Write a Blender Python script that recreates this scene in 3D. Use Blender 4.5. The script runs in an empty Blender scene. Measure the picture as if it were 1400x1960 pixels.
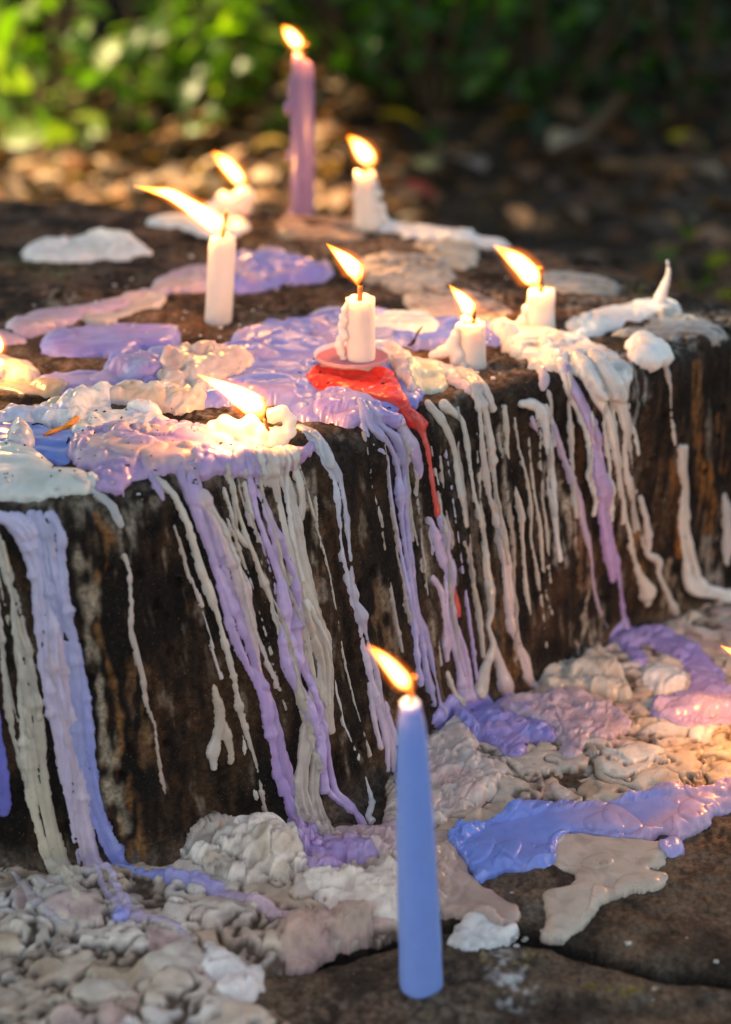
import bpy, math, random
import numpy as np
from mathutils import Vector, Matrix
random.seed(7); RNG = np.random.RandomState(7)
SC = bpy.context.scene
COL = SC.collection
# ------------------------------------------------------------------ camera, sky, sun, exposure
F, CX, CY = 3000.0, 700.0, 980.0            # focal length and centre in pixels of the 1400 x 1960 photograph
TH = math.atan(1320 / F)                     # camera looks down by this angle
HC, HT = 0.454, 0.18                         # camera height, height of the stone block (metres)
cam = bpy.data.cameras.new('camera'); cam_o = bpy.data.objects.new('camera', cam); COL.objects.link(cam_o)
cam_o.location = (0, 0, HC); cam_o.rotation_euler = (math.pi / 2 - TH, 0, 0)
cam.sensor_fit = 'HORIZONTAL'; cam.sensor_width = 36; cam.lens = F / 1400 * 36
cam.clip_start = 0.05; cam.clip_end = 300
cam.dof.use_dof = True; cam.dof.focus_distance = 0.775; cam.dof.aperture_fstop = 6.0; cam.dof.aperture_blades = 0
SC.camera = cam_o
SUN = Vector((-0.62, 0.20, 0.76)).normalized()
w = bpy.data.worlds.new('World'); SC.world = w; w.use_nodes = True
nt = w.node_tree; bg = nt.nodes['Background']
sky = nt.nodes.new('ShaderNodeTexSky'); sky.sky_type = 'NISHITA'; sky.sun_disc = False
sky.sun_elevation = math.asin(SUN.z); sky.sun_rotation = math.atan2(SUN.x, SUN.y) % (2 * math.pi)
nt.links.new(sky.outputs[0], bg.inputs[0]); bg.inputs[1].default_value = 0.15
sl = bpy.data.lights.new('sun', 'SUN'); sl.energy = 5.0; sl.angle = math.radians(0.5); sl.color = (1, .86, .68)
so = bpy.data.objects.new('sun', sl); COL.objects.link(so); so.rotation_euler = SUN.to_track_quat('Z', 'Y').to_euler(); so.location = (-3, 4, 6)
SC.view_settings.view_transform = 'Standard'; SC.view_settings.look = 'None'; SC.view_settings.gamma = 1
SC.view_settings.exposure = 1.12
SC.view_settings.use_white_balance = True
SC.view_settings.white_balance_temperature = 9300; SC.view_settings.white_balance_tint = 9
SC.render.engine = 'CYCLES'
SC.cycles.use_denoising = True
SC.cycles.max_bounces = 8; SC.cycles.transparent_max_bounces = 12
SC.cycles.sample_clamp_indirect = 4.0
FLAME_W = 0.062                              # watts of the light inside a full-size flame
# ------------------------------------------------------------------ projection helpers
cT, sT = math.cos(TH), math.sin(TH)
def ray(px, py):
    dx, dy = (px - CX) / F, (CY - py) / F
    return Vector((dx, cT + dy * sT, -sT + dy * cT))
def on_plane(px, py, z):
    d = ray(px, py); t = (z - HC) / d.z
    return Vector((d.x * t, d.y * t, z))
def at_y(px, py, Y):                         # point of the upright plane at distance Y
    d = ray(px, py); t = Y / d.y
    return Vector((d.x * t, Y, HC + d.z * t))
def proj(P):
    x, y, z = P[..., 0], P[..., 1], P[..., 2] - HC
    Z = y * cT - z * sT; U = y * sT + z * cT
    Z = np.maximum(Z, .02)
    return CX + F * x / Z, CY - F * U / Z, Z
# ------------------------------------------------------------------ vectorised noise
def _h(ix, iy, iz, s):
    h = (ix.astype(np.int64) * 374761393 + iy.astype(np.int64) * 668265263 + iz.astype(np.int64) * 2147483647 + s * 974711) & 0xffffffff
    h = ((h ^ (h >> 13)) * 1274126177) & 0xffffffff
    h = ((h ^ (h >> 16)) * 2246822519) & 0xffffffff
    return (h ^ (h >> 15)) & 0xffffffff
def perlin(P, f, seed=0):
    Q = np.asarray(P) * f; i = np.floor(Q).astype(np.int64); d = Q - i
    u = d * d * d * (d * (d * 6 - 15) + 10); r = 0
    for a in (0, 1):
        for b in (0, 1):
            for c in (0, 1):
                h = _h(i[..., 0] + a, i[..., 1] + b, i[..., 2] + c, seed)
                gx = (h & 255) / 127.5 - 1; gy = ((h >> 8) & 255) / 127.5 - 1; gz = ((h >> 16) & 255) / 127.5 - 1
                g = gx * (d[..., 0] - a) + gy * (d[..., 1] - b) + gz * (d[..., 2] - c)
                wx = u[..., 0] if a else 1 - u[..., 0]; wy = u[..., 1] if b else 1 - u[..., 1]; wz = u[..., 2] if c else 1 - u[..., 2]
                r = r + g * wx * wy * wz
    return r * 1.1
def fbm(P, f, seed=0, o=3):
    return sum(perlin(P, f * 2 ** k, seed + k) / 2 ** k for k in range(o))
def worley(P, f, seed=0):
    Q = np.asarray(P) * f; i = np.floor(Q).astype(np.int64)
    F1 = np.full(Q.shape[:-1], 9.); F2 = F1.copy(); idv = np.zeros(Q.shape[:-1])
    for a in (-1, 0, 1):
        for b in (-1, 0, 1):
            for c in (-1, 0, 1):
                h = _h(i[..., 0] + a, i[..., 1] + b, i[..., 2] + c, seed)
                dx = i[..., 0] + a + (h & 1023) / 1023. - Q[..., 0]; dy = i[..., 1] + b + ((h >> 10) & 1023) / 1023. - Q[..., 1]
                dz = i[..., 2] + c + ((h >> 20) & 1023) / 1023. - Q[..., 2]
                D = np.sqrt(dx * dx + dy * dy + dz * dz)
                n = D < F1; F2 = np.where(n, F1, np.minimum(F2, D)); F1 = np.where(n, D, F1); idv = np.where(n, ((h >> 5) & 4095) / 4095., idv)
    return F1, F2, idv
def sstep(a, b, x):
    t = np.clip((x - a) / (b - a), 0, 1); return t * t * (3 - 2 * t)
def mixc(A, B, t): return A * (1 - t[..., None]) + B * t[..., None]
# ------------------------------------------------------------------ object helpers
def tag(o, label=None, cat=None, group=None, kind=None):
    if label: o['label'] = label
    if cat: o['category'] = cat
    if group: o['group'] = group
    if kind: o['kind'] = kind
    return o
def mesh_np(name, V, Q, mat, col=None, uv=None, smooth=True, parent=None):
    V = np.asarray(V, dtype=np.float32); Q = np.asarray(Q, dtype=np.int32)
    me = bpy.data.meshes.new(name); k = Q.shape[1]
    me.vertices.add(len(V)); me.vertices.foreach_set('co', V.ravel())
    me.loops.add(Q.size); me.loops.foreach_set('vertex_index', Q.ravel())
    me.polygons.add(len(Q)); me.polygons.foreach_set('loop_start', np.arange(0, Q.size, k, dtype=np.int32))
    me.polygons.foreach_set('loop_total', np.full(len(Q), k, dtype=np.int32))
    me.polygons.foreach_set('use_smooth', np.full(len(Q), smooth))
    me.update(calc_edges=True); me.validate()
    if col is not None:
        at = me.color_attributes.new('Col', 'FLOAT_COLOR', 'POINT')
        c4 = np.ones((len(V), 4), dtype=np.float32); c4[:, :col.shape[1]] = col; at.data.foreach_set('color', c4.ravel())
    if uv is not None:
        ul = me.uv_layers.new(name='UVMap'); ul.data.foreach_set('uv', np.asarray(uv, dtype=np.float32)[Q.ravel()].ravel())
    me.materials.append(mat)
    o = bpy.data.objects.new(name, me); COL.objects.link(o)
    if parent: o.parent = parent
    return o
def empty(name, loc):
    o = bpy.data.objects.new(name, None); o.empty_display_size = .01; COL.objects.link(o); o.location = loc; return o
def grid_faces(n, m):
    i = np.arange(n * m).reshape(n, m)
    return np.stack([i[:-1, :-1], i[1:, :-1], i[1:, 1:], i[:-1, 1:]], -1).reshape(-1, 4)
def sweep(pts, rad, seg=12, flat=1.0, cap=True, noise=0, nf=300, seed=0):
    """tube through pts (list of Vector) with radii; returns V,Q"""
    P = np.array([list(p) for p in pts], float); n = len(P)
    T = np.gradient(P, axis=0); T /= np.linalg.norm(T, axis=1)[:, None] + 1e-12
    up = np.array([0, 1., 0]) if abs(T[:, 1]).mean() < .8 else np.array([1., 0, 0])
    S = np.cross(T, up); S /= np.linalg.norm(S, axis=1)[:, None] + 1e-12; U = np.cross(S, T)
    ph = np.linspace(0, 2 * np.pi, seg, endpoint=False); r = np.asarray(rad, float)
    V = P[:, None] + r[:, None, None] * (np.cos(ph)[None, :, None] * S[:, None] + flat * np.sin(ph)[None, :, None] * U[:, None])
    if noise:
        nn = perlin(V, nf, seed); V = V + (V - P[:, None]) * (noise * nn)[..., None]
    Q = []
    for i in range(n - 1):
        for j in range(seg):
            k = (j + 1) % seg; Q.append((i * seg + j, i * seg + k, (i + 1) * seg + k, (i + 1) * seg + j))
    V = V.reshape(-1, 3)
    if cap:
        V = np.vstack([V, P[0], P[-1]]); a, b = len(V) - 2, len(V) - 1
        for j in range(0, seg):
            k = (j + 1) % seg; Q.append((a, k, j, a)); Q.append((b, (n - 1) * seg + j, (n - 1) * seg + k, b))
    return V, Q
def poly_obj(name, V, Q, mat, col=None, smooth=True, parent=None):
    fs = [tuple(dict.fromkeys(q)) for q in Q]
    me = bpy.data.meshes.new(name); me.from_pydata([tuple(v) for v in V], [], fs)
    me.polygons.foreach_set('use_smooth', [smooth] * len(me.polygons))
    if col is not None:
        at = me.color_attributes.new('Col', 'FLOAT_COLOR', 'POINT'); c4 = np.ones((len(V), 4), dtype=np.float32)
        c4[:, :3] = np.asarray(col); at.data.foreach_set('color', c4.ravel())
    me.materials.append(mat); me.update()
    o = bpy.data.objects.new(name, me); COL.objects.link(o)
    if parent: o.parent = parent
    return o
# ------------------------------------------------------------------ materials
def new_mat(name):
    m = bpy.data.materials.new(name); m.use_nodes = True; n = m.node_tree
    return m, n, n.nodes['Principled BSDF']
def bump_to(n, bs, sock, strength, dist=.001):
    b = n.nodes.new('ShaderNodeBump'); b.inputs['Strength'].default_value = strength; b.inputs['Distance'].default_value = dist
    n.links.new(sock, b.inputs['Height']); n.links.new(b.outputs[0], bs.inputs['Normal']); return b
def noise_n(n, scale, detail=4, rough=.55, obj=True):
    t = n.nodes.new('ShaderNodeTexNoise'); t.inputs['Scale'].default_value = scale; t.inputs['Detail'].default_value = detail
    t.inputs['Roughness'].default_value = rough
    g = n.nodes.new('ShaderNodeNewGeometry'); n.links.new(g.outputs['Position'], t.inputs['Vector']); return t
def wax_mat(name, sub=.6, rough=.36, spec=.45, bs_=.25, spk=.0, lo=.86, hi=1.06, ssc=.005):
    m, n, b = new_mat(name)
    a = n.nodes.new('ShaderNodeAttribute'); a.attribute_name = 'Col'
    t = noise_n(n, 160, 3); mr = n.nodes.new('ShaderNodeMapRange'); mr.inputs[1].default_value = .3; mr.inputs[2].default_value = .7
    mr.inputs[3].default_value = lo; mr.inputs[4].default_value = hi
    n.links.new(t.outputs[0], mr.inputs[0])
    v = n.nodes.new('ShaderNodeVectorMath'); v.operation = 'SCALE'; n.links.new(a.outputs['Color'], v.inputs[0]); n.links.new(mr.outputs[0], v.inputs['Scale'])
    # specks of soot and soil caught in the wax
    sp = noise_n(n, 900, 2, .6); s2 = noise_n(n, 60, 2)
    ad = n.nodes.new('ShaderNodeMath'); ad.operation = 'ADD'; n.links.new(sp.outputs[0], ad.inputs[0])
    ml = n.nodes.new('ShaderNodeMath'); ml.operation = 'MULTIPLY'; ml.inputs[1].default_value = .35; n.links.new(s2.outputs[0], ml.inputs[0]); n.links.new(ml.outputs[0], ad.inputs[1])
    cr = n.nodes.new('ShaderNodeMapRange'); cr.inputs[1].default_value = .885 - spk; cr.inputs[2].default_value = .96 - spk; cr.inputs[3].default_value = 0; cr.inputs[4].default_value = .8
    n.links.new(ad.outputs[0], cr.inputs[0])
    mx = n.nodes.new('ShaderNodeMix'); mx.data_type = 'RGBA'; n.links.new(cr.outputs[0], mx.inputs[0]); n.links.new(v.outputs[0], mx.inputs[6]); mx.inputs[7].default_value = (.05, .03, .02, 1)
    n.links.new(mx.outputs[2], b.inputs['Base Color'])
    b.inputs['Roughness'].default_value = rough; b.inputs['Specular IOR Level'].default_value = spec
    b.inputs['Subsurface Weight'].default_value = sub; b.inputs['Subsurface Radius'].default_value = (1, .75, .6); b.inputs['Subsurface Scale'].default_value = ssc
    t3 = noise_n(n, 420, 4); bump_to(n, b, t3.outputs[0], bs_, .0008)
    return m
WAX = wax_mat('wax', .7, .27, .5, .10, .0, .9, 1.05); CRUST = wax_mat('old_wax', .4, .42, .42, .4, .035, .8, 1.1); CANDLE = wax_mat('candle_wax', .85, .30, .5, .03, -.2, .97, 1.02, .011)
GRAIN = wax_mat('grainy_red_wax', .4, .28, .5, .5, -.1)
def rock_mat():
    m, n, b = new_mat('rock')
    a = n.nodes.new('ShaderNodeAttribute'); a.attribute_name = 'Col'
    t = noise_n(n, 380, 6, .7); mr = n.nodes.new('ShaderNodeMapRange'); mr.inputs[1].default_value = .32; mr.inputs[2].default_value = .7
    mr.inputs[3].default_value = .35; mr.inputs[4].default_value = 1.75; n.links.new(t.outputs[0], mr.inputs[0])
    v = n.nodes.new('ShaderNodeVectorMath'); v.operation = 'SCALE'; n.links.new(a.outputs['Color'], v.inputs[0]); n.links.new(mr.outputs[0], v.inputs['Scale'])
    s = noise_n(n, 1500, 2, .5); cr = n.nodes.new('ShaderNodeMapRange'); cr.inputs[1].default_value = .69; cr.inputs[2].default_value = .76; n.links.new(s.outputs[0], cr.inputs[0])
    mx = n.nodes.new('ShaderNodeMix'); mx.data_type = 'RGBA'; n.links.new(cr.outputs[0], mx.inputs[0]); n.links.new(v.outputs[0], mx.inputs[6]); mx.inputs[7].default_value = (.35, .3, .25, 1)
    n.links.new(mx.outputs[2], b.inputs['Base Color'])
    r = n.nodes.new('ShaderNodeMapRange'); b.inputs['Specular IOR Level'].default_value = .22; r.inputs[3].default_value = .95; r.inputs[4].default_value = .55; t4 = noise_n(n, 90, 3); n.links.new(t4.outputs[0], r.inputs[0]); n.links.new(r.outputs[0], b.inputs['Roughness'])
    t3 = noise_n(n, 520, 8, .7); bump_to(n, b, t3.outputs[0], 1.0, .0022)
    return m
ROCK = rock_mat()
def plain_mat(name, rgb, rough=.6, spec=.4, trans=0, metal=0, bump=0, bscale=200):
    m, n, b = new_mat(name); b.inputs['Base Color'].default_value = (*rgb, 1); b.inputs['Roughness'].default_value = rough
    b.inputs['Specular IOR Level'].default_value = spec; b.inputs['Metallic'].default_value = metal; b.inputs['Transmission Weight'].default_value = trans
    if name == 'clear_plastic': b.inputs['Alpha'].default_value = .22
    t = noise_n(n, bscale, 4); mr = n.nodes.new('ShaderNodeMapRange'); mr.inputs[3].default_value = .7; mr.inputs[4].default_value = 1.3
    n.links.new(t.outputs[0], mr.inputs[0]); v = n.nodes.new('ShaderNodeVectorMath'); v.operation = 'SCALE'; v.inputs[0].default_value = rgb
    n.links.new(mr.outputs[0], v.inputs['Scale']); n.links.new(v.outputs[0], b.inputs['Base Color'])
    if bump: bump_to(n, b, t.outputs[0], bump, .001)
    return m
WICK = plain_mat('charred_wick', (.035, .018, .012), .9, .1, bump=1, bscale=2500)
WICKC = plain_mat('waxed_wick', (.32, .13, .06), .6, .3, bump=.6, bscale=2500)
WOOD = plain_mat('splinter_wood', (.75, .27, .05), .6, .3, bump=.5, bscale=600)
CHAR = plain_mat('charred_twig', (.02, .015, .012), .8, .2, bump=.5, bscale=900)
DEADLEAF = plain_mat('dry_leaf', (.05, .02, .012), .6, .3, bump=.5, bscale=300)
BARK = plain_mat('bark', (.10, .065, .04), .85, .2, bump=1, bscale=60)
CUP = plain_mat('clear_plastic', (.97, .92, .94), .08, .9)
RED_IN = plain_mat('pink_cup_wax', (.40, .12, .20), .5, .3)
def leaf_mat(name, trans=.45, rough=.4):
    m, n, b = new_mat(name); a = n.nodes.new('ShaderNodeAttribute'); a.attribute_name = 'Col'
    n.links.new(a.outputs['Color'], b.inputs['Base Color']); b.inputs['Roughness'].default_value = rough
    tr = n.nodes.new('ShaderNodeBsdfTranslucent'); g = n.nodes.new('ShaderNodeMix'); g.data_type = 'RGBA'; g.blend_type = 'MULTIPLY'; g.inputs[0].default_value = 1
    g.inputs[7].default_value = (2.2, 2.4, 1.0, 1); n.links.new(a.outputs['Color'], g.inputs[6]); n.links.new(g.outputs[2], tr.inputs[0])
    mx = n.nodes.new('ShaderNodeMixShader'); mx.inputs[0].default_value = trans; n.links.new(b.outputs[0], mx.inputs[1]); n.links.new(tr.outputs[0], mx.inputs[2])
    n.links.new(mx.outputs[0], n.nodes['Material Output'].inputs[0]); return m
LEAF = leaf_mat('leaf'); LITTER = leaf_mat('litter_leaf', .15, .55)
def soil_mat():
    m, n, b = new_mat('forest_soil'); t = noise_n(n, 14, 8, .7); cr = n.nodes.new('ShaderNodeValToRGB')
    cr.color_ramp.elements[0].position = .35; cr.color_ramp.elements[0].color = (.012, .008, .005, 1); cr.color_ramp.elements[1].position = .7; cr.color_ramp.elements[1].color = (.085, .05, .028, 1)
    n.links.new(t.outputs[0], cr.inputs[0]); n.links.new(cr.outputs[0], b.inputs['Base Color']); b.inputs['Roughness'].default_value = .9
    bump_to(n, b, t.outputs[0], 1, .03); return m
SOIL = soil_mat()
def flame_mat():
    m, n, b = new_mat('flame'); n.nodes.remove(b); out = n.nodes['Material Output']
    a = n.nodes.new('ShaderNodeAttribute'); a.attribute_name = 'Col'            # red: brightness, green: whiteness
    lw = n.nodes.new('ShaderNodeLayerWeight'); lw.inputs[0].default_value = .5
    inv = n.nodes.new('ShaderNodeMath'); inv.operation = 'SUBTRACT'; inv.inputs[0].default_value = 1; n.links.new(lw.outputs['Facing'], inv.inputs[1])
    pw = n.nodes.new('ShaderNodeMath'); pw.operation = 'POWER'; n.links.new(inv.outputs[0], pw.inputs[0]); pw.inputs[1].default_value = 2.8
    sx = n.nodes.new('ShaderNodeSeparateColor'); n.links.new(a.outputs['Color'], sx.inputs[0])
    mu = n.nodes.new('ShaderNodeMath'); mu.operation = 'MULTIPLY'; n.links.new(pw.outputs[0], mu.inputs[0]); n.links.new(sx.outputs[0], mu.inputs[1])
    k = n.nodes.new('ShaderNodeMath'); k.operation = 'MULTIPLY'; k.inputs[1].default_value = 4.4; n.links.new(mu.outputs[0], k.inputs[0])
    mc = n.nodes.new('ShaderNodeMix'); mc.data_type = 'RGBA'; n.links.new(sx.outputs[1], mc.inputs[0]); mc.inputs[6].default_value = (1, .20, .015, 1); mc.inputs[7].default_value = (1, .47, .17, 1)
    e = n.nodes.new('ShaderNodeEmission'); n.links.new(mc.outputs[2], e.inputs[0]); n.links.new(k.outputs[0], e.inputs[1])
    t = n.nodes.new('ShaderNodeBsdfTransparent'); ad = n.nodes.new('ShaderNodeAddShader')
    n.links.new(e.outputs[0], ad.inputs[0]); n.links.new(t.outputs[0], ad.inputs[1]); n.links.new(ad.outputs[0], out.inputs[0])
    m.cycles.emission_sampling = 'NONE'; return m
FLAME = flame_mat()
def emb_mat():
    m, n, b = new_mat('glowing_wick_tip'); b.inputs['Base Color'].default_value = (.1, .03, .01, 1)
    b.inputs['Emission Color'].default_value = (1, .25, .04, 1); b.inputs['Emission Strength'].default_value = 1.6; m.cycles.emission_sampling = 'NONE'; return m
EMBER = emb_mat()
# ------------------------------------------------------------------ the stone: one continuous profile (back edge, top, face, ledge) along the edge
TAB = [  # a, edge y | foot x,y | back x,y | front x,y      (control points, pixels of the photograph on the planes z=HT and z=0)
 (-600,1060,-380,1700,-560,340,-560,2300), (-100,985,50,1664,-50,372,-60,2250), (0,960,160,1662,45,376,70,2245), (150,950,325,1655,180,385,240,2240),
 (250,934,435,1615,270,392,350,2235), (380,908,590,1580,380,398,520,2230), (540,862,715,1520,510,404,670,2230), (640,835,765,1480,610,410,740,2230),
 (750,795,848,1400,720,420,850,2230), (850,765,918,1365,830,442,940,2230), (950,742,1018,1325,950,460,1040,2230), (1060,716,1108,1275,1080,482,1150,2230),
 (1150,716,1182,1225,1190,503,1240,2230), (1250,690,1287,1190,1290,540,1340,2230), (1400,634,1428,1150,1420,583,1490,2230),
 (1500,605,1530,1122,1540,600,1600,2230), (2000,520,2040,1020,2100,520,2200,2230)]
KA = np.array([t[0] for t in TAB], float)
def _w(f): return np.array([list(f(t)) for t in TAB])
K_TE = _w(lambda t: on_plane(t[0], t[1], HT)); K_FO = _w(lambda t: on_plane(t[2], t[3], 0)); K_BK = _w(lambda t: on_plane(t[4], t[5], HT)); K_FR = _w(lambda t: on_plane(t[6], t[7], 0))
K_BB = K_BK + np.array([0, .03, -HT - .02])
def herm(K, a):
    m = np.gradient(K, KA, axis=0); a = np.clip(a, KA[0], KA[-1]); i = np.clip(np.searchsorted(KA, a, 'right') - 1, 0, len(KA) - 2)
    h = (KA[i + 1] - KA[i])[..., None]; t = ((a - KA[i])[..., None]) / h; t2, t3 = t * t, t * t * t
    return (2 * t3 - 3 * t2 + 1) * K[i] + (t3 - 2 * t2 + t) * h * m[i] + (-2 * t3 + 3 * t2) * K[i + 1] + (t3 - t2) * h * m[i + 1]
FIL = {0: .012, 1: .013, 2: .008}
def pos0(a, b):
    Kp = [herm(K, a) for K in (K_BB, K_BK, K_TE, K_FO, K_FR)]
    seg = np.clip(np.floor(b + 1).astype(int), 0, 3); t = (b + 1 - seg)[..., None]
    S = np.stack(Kp, 0); idx = np.arange(a.size).reshape(a.shape)
    Sf = S.reshape(5, -1, 3); A = Sf[seg.ravel(), idx.ravel()].reshape(*a.shape, 3); B = Sf[seg.ravel() + 1, idx.ravel()].reshape(*a.shape, 3)
    P = A + (B - A) * t
    for k, r in FIL.items():
        p, c, q = Kp[k], Kp[k + 1], Kp[k + 2]
        Lp = np.linalg.norm(c - p, axis=-1); Ln = np.linalg.norm(q - c, axis=-1)
        rr = np.minimum(r, .4 * np.minimum(Lp, Ln))
        d = np.where(b < k, (b - k) * Lp, (b - k) * Ln); u = .5 + d / (2 * rr); msk = (u > 0) & (u < 1); u = np.clip(u, 0, 1)[..., None]
        X = c - (c - p) / Lp[..., None] * rr[..., None]; Y = c + (q - c) / Ln[..., None] * rr[..., None]
        P = np.where(msk[..., None], (1 - u) ** 2 * X + 2 * u * (1 - u) * c + u * u * Y, P)
    return P
def normal0(a, b, P=None):
    da = pos0(a + 4, b) - pos0(a - 4, b); db = pos0(a, b + .012) - pos0(a, b - .012)
    N = np.cross(db, da); N /= np.linalg.norm(N, axis=-1)[..., None] + 1e-12
    return N
# grooves of the ledge: cracks as pixel lines, turned into world lines on z=0
CRACKS = [[(560, 1850), (700, 1812), (850, 1775), (905, 1782), (1060, 1808), (1160, 1840), (1280, 1862), (1400, 1872), (1700, 1900)]]
CRW = [np.array([list(on_plane(x, y, 0)) for x, y in c]) for c in CRACKS]
def dist_poly(P, L):
    best = np.full(P.shape[:-1], 9.)
    for p, q in zip(L[:-1], L[1:]):
        d = q - p; t = np.clip(((P - p) @ d) / (d @ d + 1e-15), 0, 1); D = np.linalg.norm(P - p - t[..., None] * d, axis=-1); best = np.minimum(best, D)
    return best
def disp_low(P, b):
    wall = sstep(.93, 1.08, b) * (1 - sstep(1.9, 2.03, b)); top = 1 - sstep(.9, 1.05, b); led = sstep(1.95, 2.05, b)
    Q = P * np.array([1, 1, .35])
    h = wall * (.0055 * perlin(Q, 17, 3) + .003 * perlin(Q, 52, 4) + .0012 * perlin(Q, 130, 14))
    h += top * (.004 * perlin(P, 9, 5) + .0018 * perlin(P * [1, 2.2, 1], 42, 6))
    h += led * (.003 * perlin(P, 11, 8) + .0014 * perlin(P, 46, 9))
    edge = np.exp(-((b - 1.02) / .07) ** 2); h += edge * (.0045 * perlin(P, 38, 11))
    return h
def disp_hi(P, b):
    top = 1 - sstep(.9, 1.05, b); led = sstep(1.95, 2.05, b); edge = np.exp(-((b - 1.02) / .09) ** 2)
    h = .0007 * perlin(P, 260, 21) + .0005 * perlin(P, 520, 22)
    s = perlin(P * [1, 2.6, 1], 75, 23); h += top * .0016 * (np.abs(s) * 2 - .5) + edge * .0014 * perlin(P, 120, 24)
    h += top * .0022 * (sstep(.05, .16, perlin(P * [1, 2.0, 1], 26, 25)) - .5)
    h += led * (.0013 * sstep(.0, .08, perlin(P, 30, 26)) + .0012 * sstep(-.03, .04, perlin(P * [.6, 1.6, 1], 48, 27)) + .0008 * perlin(P, 150, 28))
    F1, F2, idv = worley(P + .003 * np.stack([perlin(P, 120, 41), perlin(P, 120, 42), perlin(P, 120, 43)], -1), 115, 44); h -= (1 - led) * .0024 * sstep(.42, .12, F1) * (idv > .62) if False else (1 - led) * .0024 * (1 - sstep(.12, .42, F1)) * (idv > .62)
    h += (1 - top) * (1 - led) * .0012 * (sstep(-.02, .05, perlin(P * [1, 1, .5], 34, 45)) - .5)
    for L in CRW:
        Pw = P + .004 * np.stack([perlin(P, 60, 31), perlin(P, 60, 32), 0 * P[..., 0]], -1)
        d = dist_poly(Pw * [1, 1, 0], L); h -= led * .009 * np.exp(-(d / .0028) ** 2)
        h -= led * .0018 * np.exp(-(d / .010) ** 2)
    return h
def pos(a, b):
    P = pos0(a, b); N = normal0(a, b); return P + N * disp_low(P, b)[..., None], N
# ------------------------------------------------------------------ pixel -> (a,b) on the stone
AR = np.arange(-600, 2000.1, 5.0); BR = np.arange(-.3, 3.0001, 1 / 250.)
GA, GB = np.meshgrid(AR, BR, indexing='ij'); GP, GN = pos(GA, GB); GX, GY, GZ = proj(GP)
JV = int(np.searchsorted(BR, -.02)); CJ = np.arange(JV, len(BR), 8); CGX = GX[::8, CJ]; CGY = GY[::8, CJ]
DEP = np.zeros_like(GA)                       # thickness of the wax laid down so far
def inv(px, py):
    px = np.atleast_1d(np.asarray(px, float)); py = np.atleast_1d(np.asarray(py, float)); ra = np.empty(len(px)); rb = np.empty(len(px))
    for k in range(len(px)):
        d = (CGX - px[k]) ** 2 + (CGY - py[k]) ** 2; i, j = np.unravel_index(np.argmin(d), d.shape); i0 = max(i * 8 - 14, 0); j0 = max(int(CJ[j]) - 14, JV)
        d = (GX[i0:i0 + 29, j0:j0 + 29] - px[k]) ** 2 + (GY[i0:i0 + 29, j0:j0 + 29] - py[k]) ** 2
        i, j = np.unravel_index(np.argmin(d), d.shape); i += i0; j += j0; i = min(max(i, 1), len(AR) - 2); j = min(max(j, 1), len(BR) - 2)
        J = np.array([[(GX[i + 1, j] - GX[i - 1, j]) / 2, (GX[i, j + 1] - GX[i, j - 1]) / 2], [(GY[i + 1, j] - GY[i - 1, j]) / 2, (GY[i, j + 1] - GY[i, j - 1]) / 2]])
        s = np.clip(np.linalg.lstsq(J, np.array([px[k] - GX[i, j], py[k] - GY[i, j]]), rcond=.05)[0], -1.2, 1.2)
        ra[k] = AR[i] + 5 * s[0]; rb[k] = BR[j] + s[1] / 250.
    return ra, rb
def bil(R, a, b):
    x = np.clip((a + 600) / 5., 0, len(AR) - 1.001); y = np.clip((b + .3) * 250., 0, len(BR) - 1.001)
    i = x.astype(int); j = y.astype(int); u = x - i; v = y - j
    return (R[i, j] * (1 - u) * (1 - v) + R[i + 1, j] * u * (1 - v) + R[i, j + 1] * (1 - u) * v + R[i + 1, j + 1] * u * v)
def stone_point(px, py):
    a, b = inv([px], [py]); P, N = pos(a, b); return Vector(P[0] + N[0] * bil(DEP, a, b)[0])
def catmull(P, n=6, closed=False, jag=0):
    P = np.asarray(P, float); m = len(P); out = []
    for i in range(m if closed else m - 1):
        if closed: p0, p1, p2, p3 = P[(i - 1) % m], P[i], P[(i + 1) % m], P[(i + 2) % m]
        else: p0, p1, p2, p3 = P[max(i - 1, 0)], P[i], P[i + 1], P[min(i + 2, m - 1)]
        for k in range(n):
            t = k / n; out.append(.5 * (2 * p1 + (p2 - p0) * t + (2 * p0 - 5 * p1 + 4 * p2 - p3) * t * t + (3 * p1 - p0 - 3 * p2 + p3) * t ** 3))
    if not closed: out.append(P[-1])
    return np.array(out)
def make_grid(a0, a1, b0, b1, res, cap=110000):
    am, bm = (a0 + a1) / 2, np.linspace(b0, b1, 9)
    da = np.array([np.linalg.norm(herm(K_TE, np.array([am + 5.])) - herm(K_TE, np.array([am - 5.]))) / 10])[0]
    if bm.mean() > 1.9: da = np.linalg.norm(herm(K_FO, np.array([am + 5.])) - herm(K_FO, np.array([am - 5.]))) / 10
    P = pos0(np.full(9, am), bm); Lb = np.linalg.norm(np.diff(P, axis=0), axis=1).sum()
    na = max(6, int((a1 - a0) * da / res)); nb = max(6, int(Lb / res))
    if na * nb > cap: k = math.sqrt(cap / (na * nb)); na = int(na * k); nb = int(nb * k)
    # even arc length in b
    bb = np.linspace(b0, b1, 200); PP = pos0(np.full(200, am), bb); s = np.concatenate([[0], np.cumsum(np.linalg.norm(np.diff(PP, axis=0), axis=1))])
    B1 = np.interp(np.linspace(0, s[-1], nb), s, bb)
    A, B = np.meshgrid(np.linspace(a0, a1, na), B1, indexing='ij'); return A, B
def rnd(e): e = np.clip(e, 0, 1); return np.sqrt(np.maximum(0, 1 - (1 - e) ** 2))
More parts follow.
